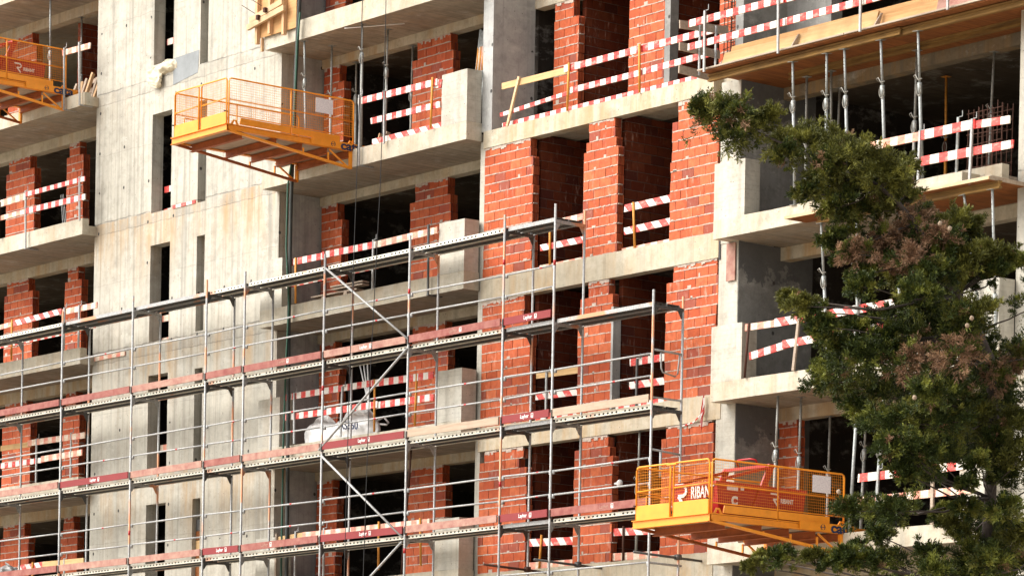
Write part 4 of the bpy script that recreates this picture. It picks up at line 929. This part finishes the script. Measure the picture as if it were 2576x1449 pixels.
tag(MB().box(-14.53, -13.22, -.03, -.004, 3.09, 3.185).build('loose_board', 'sww'), 'faded striped board fixed flat on the concrete wall under the scaffold deck', 'board')
tag(MB().box(-11.34, -10.42, -.02, -.004, 6.20, 6.27).build('loose_board', 'swb'), 'short red and white board between the two slot windows', 'board')
r = thing('warning_tape', 'knotted red and white tape hanging on the beam end above the loaded platform', 'tape', (6.9, -.06, .22))
for i in range(7): MB().path([(0, 0, -.02*i), (.03*math.sin(i*2), -.02, -.12-.05*i), (-.04+.03*math.cos(i), -.03, -.28-.06*i)], [.014, .02, .012], 4).build('strip', 'tape' if i % 2 else 'redpaint', r)
tag(MB().path([(6.86, -.05, -.1), (6.6, -.03, -.25), (6.2, .0, -.3)], .012, 5).build('tape_strand', 'tape'), 'loose strand of warning tape trailing over the bricks', 'tape')
r = thing('slot_boards', 'bright timber boards closing the lowest narrow slot', 'boards', (-10.19, .1, -2.6))
for z0, z1, mt in ((.0, .98, 'plyo'), (1.0, 1.25, 'plyl'), (1.27, 1.46, 'plyo'), (1.47, 1.72, 'steeld')): MB().box(-.15, .15, 0, .03, z0, z1).build('board', mt, r)
r = thing('hose_coil', 'loose loop of thin hose on the floor behind the empty platform', 'hose', (-5.15, .1, 6.2))
MB().path([(-.3+.02, 0, .1), (-.24, 0, .34), (-.08, 0, .46), (.12, 0, .44), (.26, 0, .3), (.3, 0, .05)], .014, 6).build('loop', 'green', r, smooth=True)
r = thing('plank_stack', 'upright offcuts leaning behind the mesh of the empty platform', 'planks', (-4.75, .7, 6.2))
for i in range(4): MB().beam((i*.12, 0, 0), (.06+i*.13, .2, .8-.12*(i % 2)), .03, .10, up=(0, 1, 0)).build('offcut', 'timberv' if i == 0 else 'timberg', r)
r = thing('work_lamp', 'small white lamp fixed on the brick jamb behind the scaffold', 'lamp', (4.42, .02, -1.22))
MB().blob((0, 0, 0), (.07, .06, .07), 2, .05, 14, 8).box(-.15, -.04, -.01, .01, -.02, .02).build('housing', 'white', r, smooth=True)
# ================================================================= the cypress in front
TREE= [(35.07, -25.1, -2.73, 0.165, 0), (35.26, -25.01, -2.76, 0.165, 0), (35.19, -24.78, -2.85, 0.132, 0), (35.06, -25.2, -2.71, 0.073, 0), (35.27, -25.05, -2.96, 0.113, 0), (35.27, -24.66, -2.74, 0.083, 1), (35.18, -24.2, -2.83, 0.119, 1), (35.13, -24.39, -2.9, 0.113, 1), (35.36, -24.15, -2.9, 0.132, 1), (35.47, -24.63, -3.08, 0.099, 0), (35.57, -24.14, -2.96, 0.165, 1), (35.65, -24.34, -3.17, 0.165, 0), (35.85, -24.2, -3.09, 0.165, 1), (36.02, -24.07, -3.17, 0.165, 1), (36.04, -23.93, -3.26, 0.149, 1), (35.67, -23.6, -3.3, 0.149, 0), (35.59, -23.8, -3.25, 0.165, 0), (35.47, -23.97, -3.25, 0.149, 0), (35.35, -24.13, -3.24, 0.119, 0), (35.58, -24.53, -3.39, 0.079, 0), (35.68, -24.28, -3.49, 0.119, 0), (35.61, -24.0, -3.49, 0.099, 0), (35.68, -23.8, -3.46, 0.132, 0), (35.8, -23.52, -3.29, 0.106, 1), (35.77, -23.52, -3.08, 0.086, 1), (35.91, -24.24, -3.89, 0.106, 2), (35.75, -23.86, -3.76, 0.132, 2), (35.84, -23.67, -3.71, 0.139, 2), (36.05, -23.6, -3.66, 0.139, 2), (36.32, -23.63, -3.72, 0.119, 2), (35.87, -23.87, -3.91, 0.113, 2), (36.2, -23.88, -3.93, 0.126, 2), (35.88, -23.33, -3.77, 0.126, 2), (35.89, -23.39, -3.47, 0.093, 2), (35.6, -24.12, -3.74, 0.099, 0), (35.68, -24.3, -3.74, 0.066, 0), (35.43, -23.93, -3.82, 0.066, 0), (36.18, -23.36, -3.55, 0.113, 1), (36.09, -23.12, -3.64, 0.119, 0), (36.14, -23.1, -3.53, 0.073, 1), (36.48, -23.07, -3.85, 0.099, 1), (36.43, -23.23, -3.83, 0.093, 1), (36.51, -22.93, -3.85, 0.073, 0), (36.47, -23.17, -3.98, 0.079, 0), (36.12, -24.37, -4.2, 0.086, 0), (35.83, -24.11, -4.03, 0.066, 0), (35.57, -23.44, -3.95, 0.099, 1), (36.53, -24.15, -4.28, 0.146, 0), (36.35, -23.75, -4.05, 0.146, 0), (36.09, -23.25, -3.99, 0.165, 0), (36.4, -23.43, -3.92, 0.132, 1), (36.03, -23.56, -4.3, 0.132, 0), (36.02, -23.73, -4.27, 0.093, 0), (36.26, -23.52, -3.88, 0.119, 0), (34.8, -23.95, -4.1, 0.06, 1), (35.77, -24.72, -4.36, 0.079, 1), (35.59, -24.41, -4.37, 0.073, 0), (35.87, -24.58, -4.52, 0.086, 0), (35.43, -24.08, -4.51, 0.079, 0), (35.88, -24.39, -4.66, 0.086, 0), (35.88, -24.19, -4.5, 0.099, 0), (35.55, -23.64, -4.36, 0.119, 0), (36.11, -24.0, -4.56, 0.139, 0), (35.97, -23.58, -4.53, 0.165, 0), (35.71, -23.05, -4.36, 0.182, 1), (36.71, -23.78, -4.45, 0.165, 0), (36.85, -23.7, -4.41, 0.119, 1), (36.54, -23.69, -4.62, 0.165, 0), (36.07, -22.95, -4.45, 0.132, 0), (35.48, -24.05, -4.76, 0.159, 0), (36.04, -24.29, -4.78, 0.165, 0), (36.06, -24.04, -4.8, 0.165, 0), (36.35, -24.05, -4.83, 0.165, 2), (36.19, -23.56, -4.75, 0.165, 2), (36.77, -23.86, -4.79, 0.165, 2), (36.18, -22.99, -4.64, 0.132, 0), (35.12, -23.82, -4.83, 0.119, 0), (35.18, -23.6, -4.87, 0.165, 1), (35.58, -23.65, -4.93, 0.165, 0), (35.47, -23.22, -4.89, 0.165, 0), (36.65, -24.08, -5.09, 0.165, 0), (36.48, -23.62, -5.03, 0.165, 0), (35.87, -22.71, -4.78, 0.146, 0), (36.25, -22.7, -4.7, 0.086, 2), (36.57, -23.21, -4.86, 0.113, 2), (36.1, -22.48, -4.5, 0.073, 0), (36.37, -22.94, -4.98, 0.146, 0), (35.38, -23.69, -5.08, 0.132, 0), (36.07, -24.13, -5.27, 0.146, 0), (36.3, -24.1, -5.3, 0.165, 0), (36.15, -23.66, -5.25, 0.172, 0), (36.62, -23.83, -5.29, 0.172, 0), (36.49, -23.39, -5.22, 0.172, 1), (35.99, -22.58, -5.08, 0.172, 1), (36.78, -23.15, -5.29, 0.146, 1), (36.46, -24.35, -5.54, 0.119, 0), (36.53, -24.17, -5.56, 0.165, 0), (36.52, -23.88, -5.56, 0.165, 0), (35.98, -23.03, -5.39, 0.152, 0), (36.61, -23.3, -5.43, 0.132, 0), (36.81, -23.22, -5.54, 0.165, 1), (36.46, -24.14, -5.73, 0.113, 0), (35.61, -23.02, -5.59, 0.099, 0), (36.6, -23.16, -5.67, 0.132, 0), (36.91, -23.3, -5.82, 0.146, 0), (36.85, -23.74, -5.64, 0.093, 0), (36.81, -23.8, -5.81, 0.073, 0), (36.09, -24.42, -6.03, 0.126, 0), (35.64, -23.73, -5.96, 0.132, 0), (36.35, -24.15, -6.03, 0.139, 0), (36.59, -24.12, -6.04, 0.119, 0), (36.21, -23.48, -6.0, 0.099, 0), (36.59, -23.61, -5.97, 0.086, 0), (35.9, -22.62, -5.89, 0.113, 0), (36.95, -23.48, -6.03, 0.152, 0), (35.85, -23.84, -6.17, 0.086, 0), (35.68, -23.46, -6.16, 0.099, 0), (36.37, -23.5, -6.12, 0.132, 1), (35.85, -22.71, -6.06, 0.152, 0), (36.53, -23.12, -6.17, 0.172, 0), (36.89, -23.26, -6.21, 0.146, 1), (36.24, -23.66, -6.34, 0.113, 0), (36.75, -23.95, -6.39, 0.146, 0), (36.45, -23.37, -6.35, 0.172, 0), (36.76, -23.41, -6.4, 0.172, 0), (36.2, -22.53, -6.34, 0.146, 0), (34.9, -24.29, -6.34, 0.053, 1), (35.36, -24.53, -6.37, 0.099, 0), (35.98, -24.91, -6.47, 0.119, 0), (35.82, -24.56, -6.4, 0.066, 1), (35.91, -24.48, -6.46, 0.093, 0), (36.04, -24.41, -6.42, 0.113, 0), (36.12, -24.25, -6.46, 0.132, 0), (35.52, -23.42, -6.35, 0.132, 0), (36.44, -24.07, -6.5, 0.132, 0), (36.66, -24.02, -6.54, 0.132, 0), (35.84, -22.88, -6.44, 0.132, 0), (35.15, -24.63, -6.44, 0.053, 1), (35.22, -23.5, -6.21, 0.066, 0), (36.79, -22.94, -4.23, 0.165, 0), (36.32, -22.31, -4.91, 0.232, 0), (36.6, -22.59, -5.64, 0.232, 0), (36.47, -22.43, -6.21, 0.232, 0), (36.4, -22.6, -4.62, 0.132, 1), (36.4, -23.26, -6.73, 0.265, 0), (36.53, -24.09, -6.83, 0.265, 0), (36.1, -24.34, -6.79, 0.232, 0), (36.31, -22.44, -6.68, 0.265, 0), (35.87, -22.94, -7.02, 0.298, 0), (36.16, -22.51, -7.11, 0.298, 0), (36.17, -23.94, -7.16, 0.265, 0)]
TR = [(34.95, -24.95, -2.74), (35.16, -24.69, -2.83), (35.39, -24.4, -2.99), (35.63, -24.12, -3.11), (35.82, -23.89, -3.27), (35.93, -23.75, -3.42), (36.01, -23.65, -3.57), (36.12, -23.52, -3.83), (36.25, -23.37, -4.16), (36.36, -23.24, -4.45), (36.43, -23.16, -4.68), (36.46, -23.13, -5.18), (36.46, -23.15, -5.84), (36.45, -23.18, -6.5)]
CONES = [(36.96, -23.93, -4.5), (36.94, -23.96, -4.56), (36.83, -24.07, -3.78), (36.78, -24.13, -3.74), (36.69, -24.29, -5.15), (36.32, -24.76, -5.92)]
DENS = 17000
def build_tree():
    T = thing('cypress_tree', 'leaning cypress with green and brown sprays and bent top in front of the building', 'tree', (36.4, -23.2, GZ))
    base = Vector(T.location)
    tr = [Vector((36.4, -23.2, GZ)), Vector((36.4, -23.25, -9)), Vector((36.45, -23.18, -7.4))]+[Vector(p) for p in reversed(TR)]
    n = len(tr); rad = [.07-.045*min(1, i/(n*.55)) if i < n*.55 else max(.008, .024*(1-(i/n-.55)/.45)) for i in range(n)]
    MB().path([p-base for p in tr], rad, 10).build('trunk', 'bark', T, smooth=True)
    rng = np.random.default_rng(5); br = MB(); rg = random.Random(3)
    plumes = {0: [], 1: [], 2: []}
    cl = [(Vector(c[:3]), c[3]*(.9 if c[2] < -5.9 else 1), c[4]) for i, c in enumerate(TREE) if not (c[2] < -5.7 and i % 6 == 2)]
    for c, r, t in cl:                                    # limbs from the trunk into each clump
        cand = [p for p in tr if p.z < c.z+.25] or tr[:3]
        q = min(cand, key=lambda p: (p-c).length+.25*abs(p.z-(c.z-.15)))
        d = (c-q).length
        mid = q.lerp(c, .5)+Vector((rg.uniform(-.06, .06), rg.uniform(-.06, .06), -.06*d+rg.uniform(-.05, .03)))
        m2 = q.lerp(c, .8)+Vector((rg.uniform(-.04, .04), rg.uniform(-.04, .04), -.02*d))
        r0 = min(.013, .005+.007*d)
        br.path([q-base, mid-base, m2-base, c-base], [r0, r0*.75, r0*.5, .003], 5)
        view = (Vector((57.44, -45.03, -9.25))-c).normalized()
        away = np.array((c-q).normalized()); C = np.array(c-base)
        nt = int(24+r*215)                                 # ragged plumes that make up the spray
        u0 = rng.normal(size=(nt, 3))*np.array([1, 1, .8])+np.array([0, 0, .25])+away*.45; u0 /= np.linalg.norm(u0, axis=1)[:, None]
        p0 = C+u0*(r*rng.uniform(.0, .70, nt)*(1-.25*(C[2] < 6)))[:, None]+away*(r*rng.uniform(-1.35, .35, nt))[:, None]
        dr = u0*.9+away*.35+np.array([0, 0, .28])+rng.normal(size=(nt, 3))*.25; dr /= np.linalg.norm(dr, axis=1)[:, None]
        Lp = r*rng.uniform(.45, .95, nt)+.02
        for i in range(nt):
            tt = t
            x = rng.random()
            if t == 2 and x < .22: tt = 0
            elif t != 2 and x < .015: tt = 2
            elif t == 0 and x < (.16 if c.z < -3.6 else .6): tt = 1
            plumes[tt].append(np.concatenate([p0[i], dr[i], [Lp[i]]]))
    br.build('branch', 'bark', T, smooth=True)
    for t, mat, nm in ((0, 'leaf', 'crown'), (1, 'leafy', 'crown'), (2, 'leafb', 'dead_foliage')):
        pl = np.array(plumes[t]); n0 = len(pl); NBR, NL = 22, 5
        P0, D, L = pl[:, None, :3], pl[:, None, 3:6], pl[:, None, 6:7]
        f = rng.uniform(.05, 1.0, (n0, NBR, 1))**.85
        rnd = rng.normal(size=(n0, NBR, 3)); s = np.cross(np.broadcast_to(D, rnd.shape), rnd); s /= np.linalg.norm(s, axis=2)[:, :, None]
        bp = P0+D*L*f+np.array([0, 0, -.12])*L*(f**2)
        bd = D*rng.uniform(.5, 1.1, (n0, NBR, 1))+s*rng.uniform(.45, 1.0, (n0, NBR, 1))+np.array([0, 0, .15]); bd /= np.linalg.norm(bd, axis=2)[:, :, None]
        bl = (L*.42*(1-.55*f)+.012)*rng.uniform(.6, 1.2, (n0, NBR, 1))
        if t == 2: bd[:, :, 2] -= .25
        g = (np.arange(NL)+.5)/NL
        lp = bp[:, :, None, :]+bd[:, :, None, :]*(bl[:, :, None, :]*g[None, None, :, None])
        ld = bd[:, :, None, :]+rng.normal(size=lp.shape)*.30; ld /= np.linalg.norm(ld, axis=3)[..., None]
        lp = lp.reshape(-1, 3); ld = ld.reshape(-1, 3); nf = len(lp)
        ln = rng.uniform(.016, .038, (nf, 1)); wd = rng.uniform(.0030, .0054, (nf, 1))*(1 if t != 2 else .75)
        nrm = np.cross(ld, rng.normal(size=(nf, 3))); nrm /= np.linalg.norm(nrm, axis=1)[:, None]
        V = np.stack([lp-nrm*wd*.5, lp+ld*ln*.45-nrm*wd, lp+ld*ln, lp+ld*ln*.45+nrm*wd], axis=1)
        V = V.reshape(-1, 3).astype(np.float32)
        me = bpy.data.meshes.new(nm); me.vertices.add(len(V)); me.vertices.foreach_set('co', V.ravel())
        me.loops.add(nf*4); me.loops.foreach_set('vertex_index', np.arange(nf*4, dtype=np.int32))
        me.polygons.add(nf); me.polygons.foreach_set('loop_start', np.arange(0, nf*4, 4, dtype=np.int32)); me.polygons.foreach_set('loop_total', np.full(nf, 4, dtype=np.int32))
        me.update(calc_edges=True); me.materials.append(M[mat])
        o = bpy.data.objects.new(nm, me); COL.objects.link(o); o.parent = T
        print(nm, nf)
    for i, p in enumerate(CONES):
        MB().blob((0, 0, 0), (.018, .018, .019), i, .12, 10, 7).build('cone', 'cone', T, smooth=True, loc=tuple(Vector(p)-base))
build_tree()
for o in bpy.data.objects:
    if '_world' in o: del o['_world']
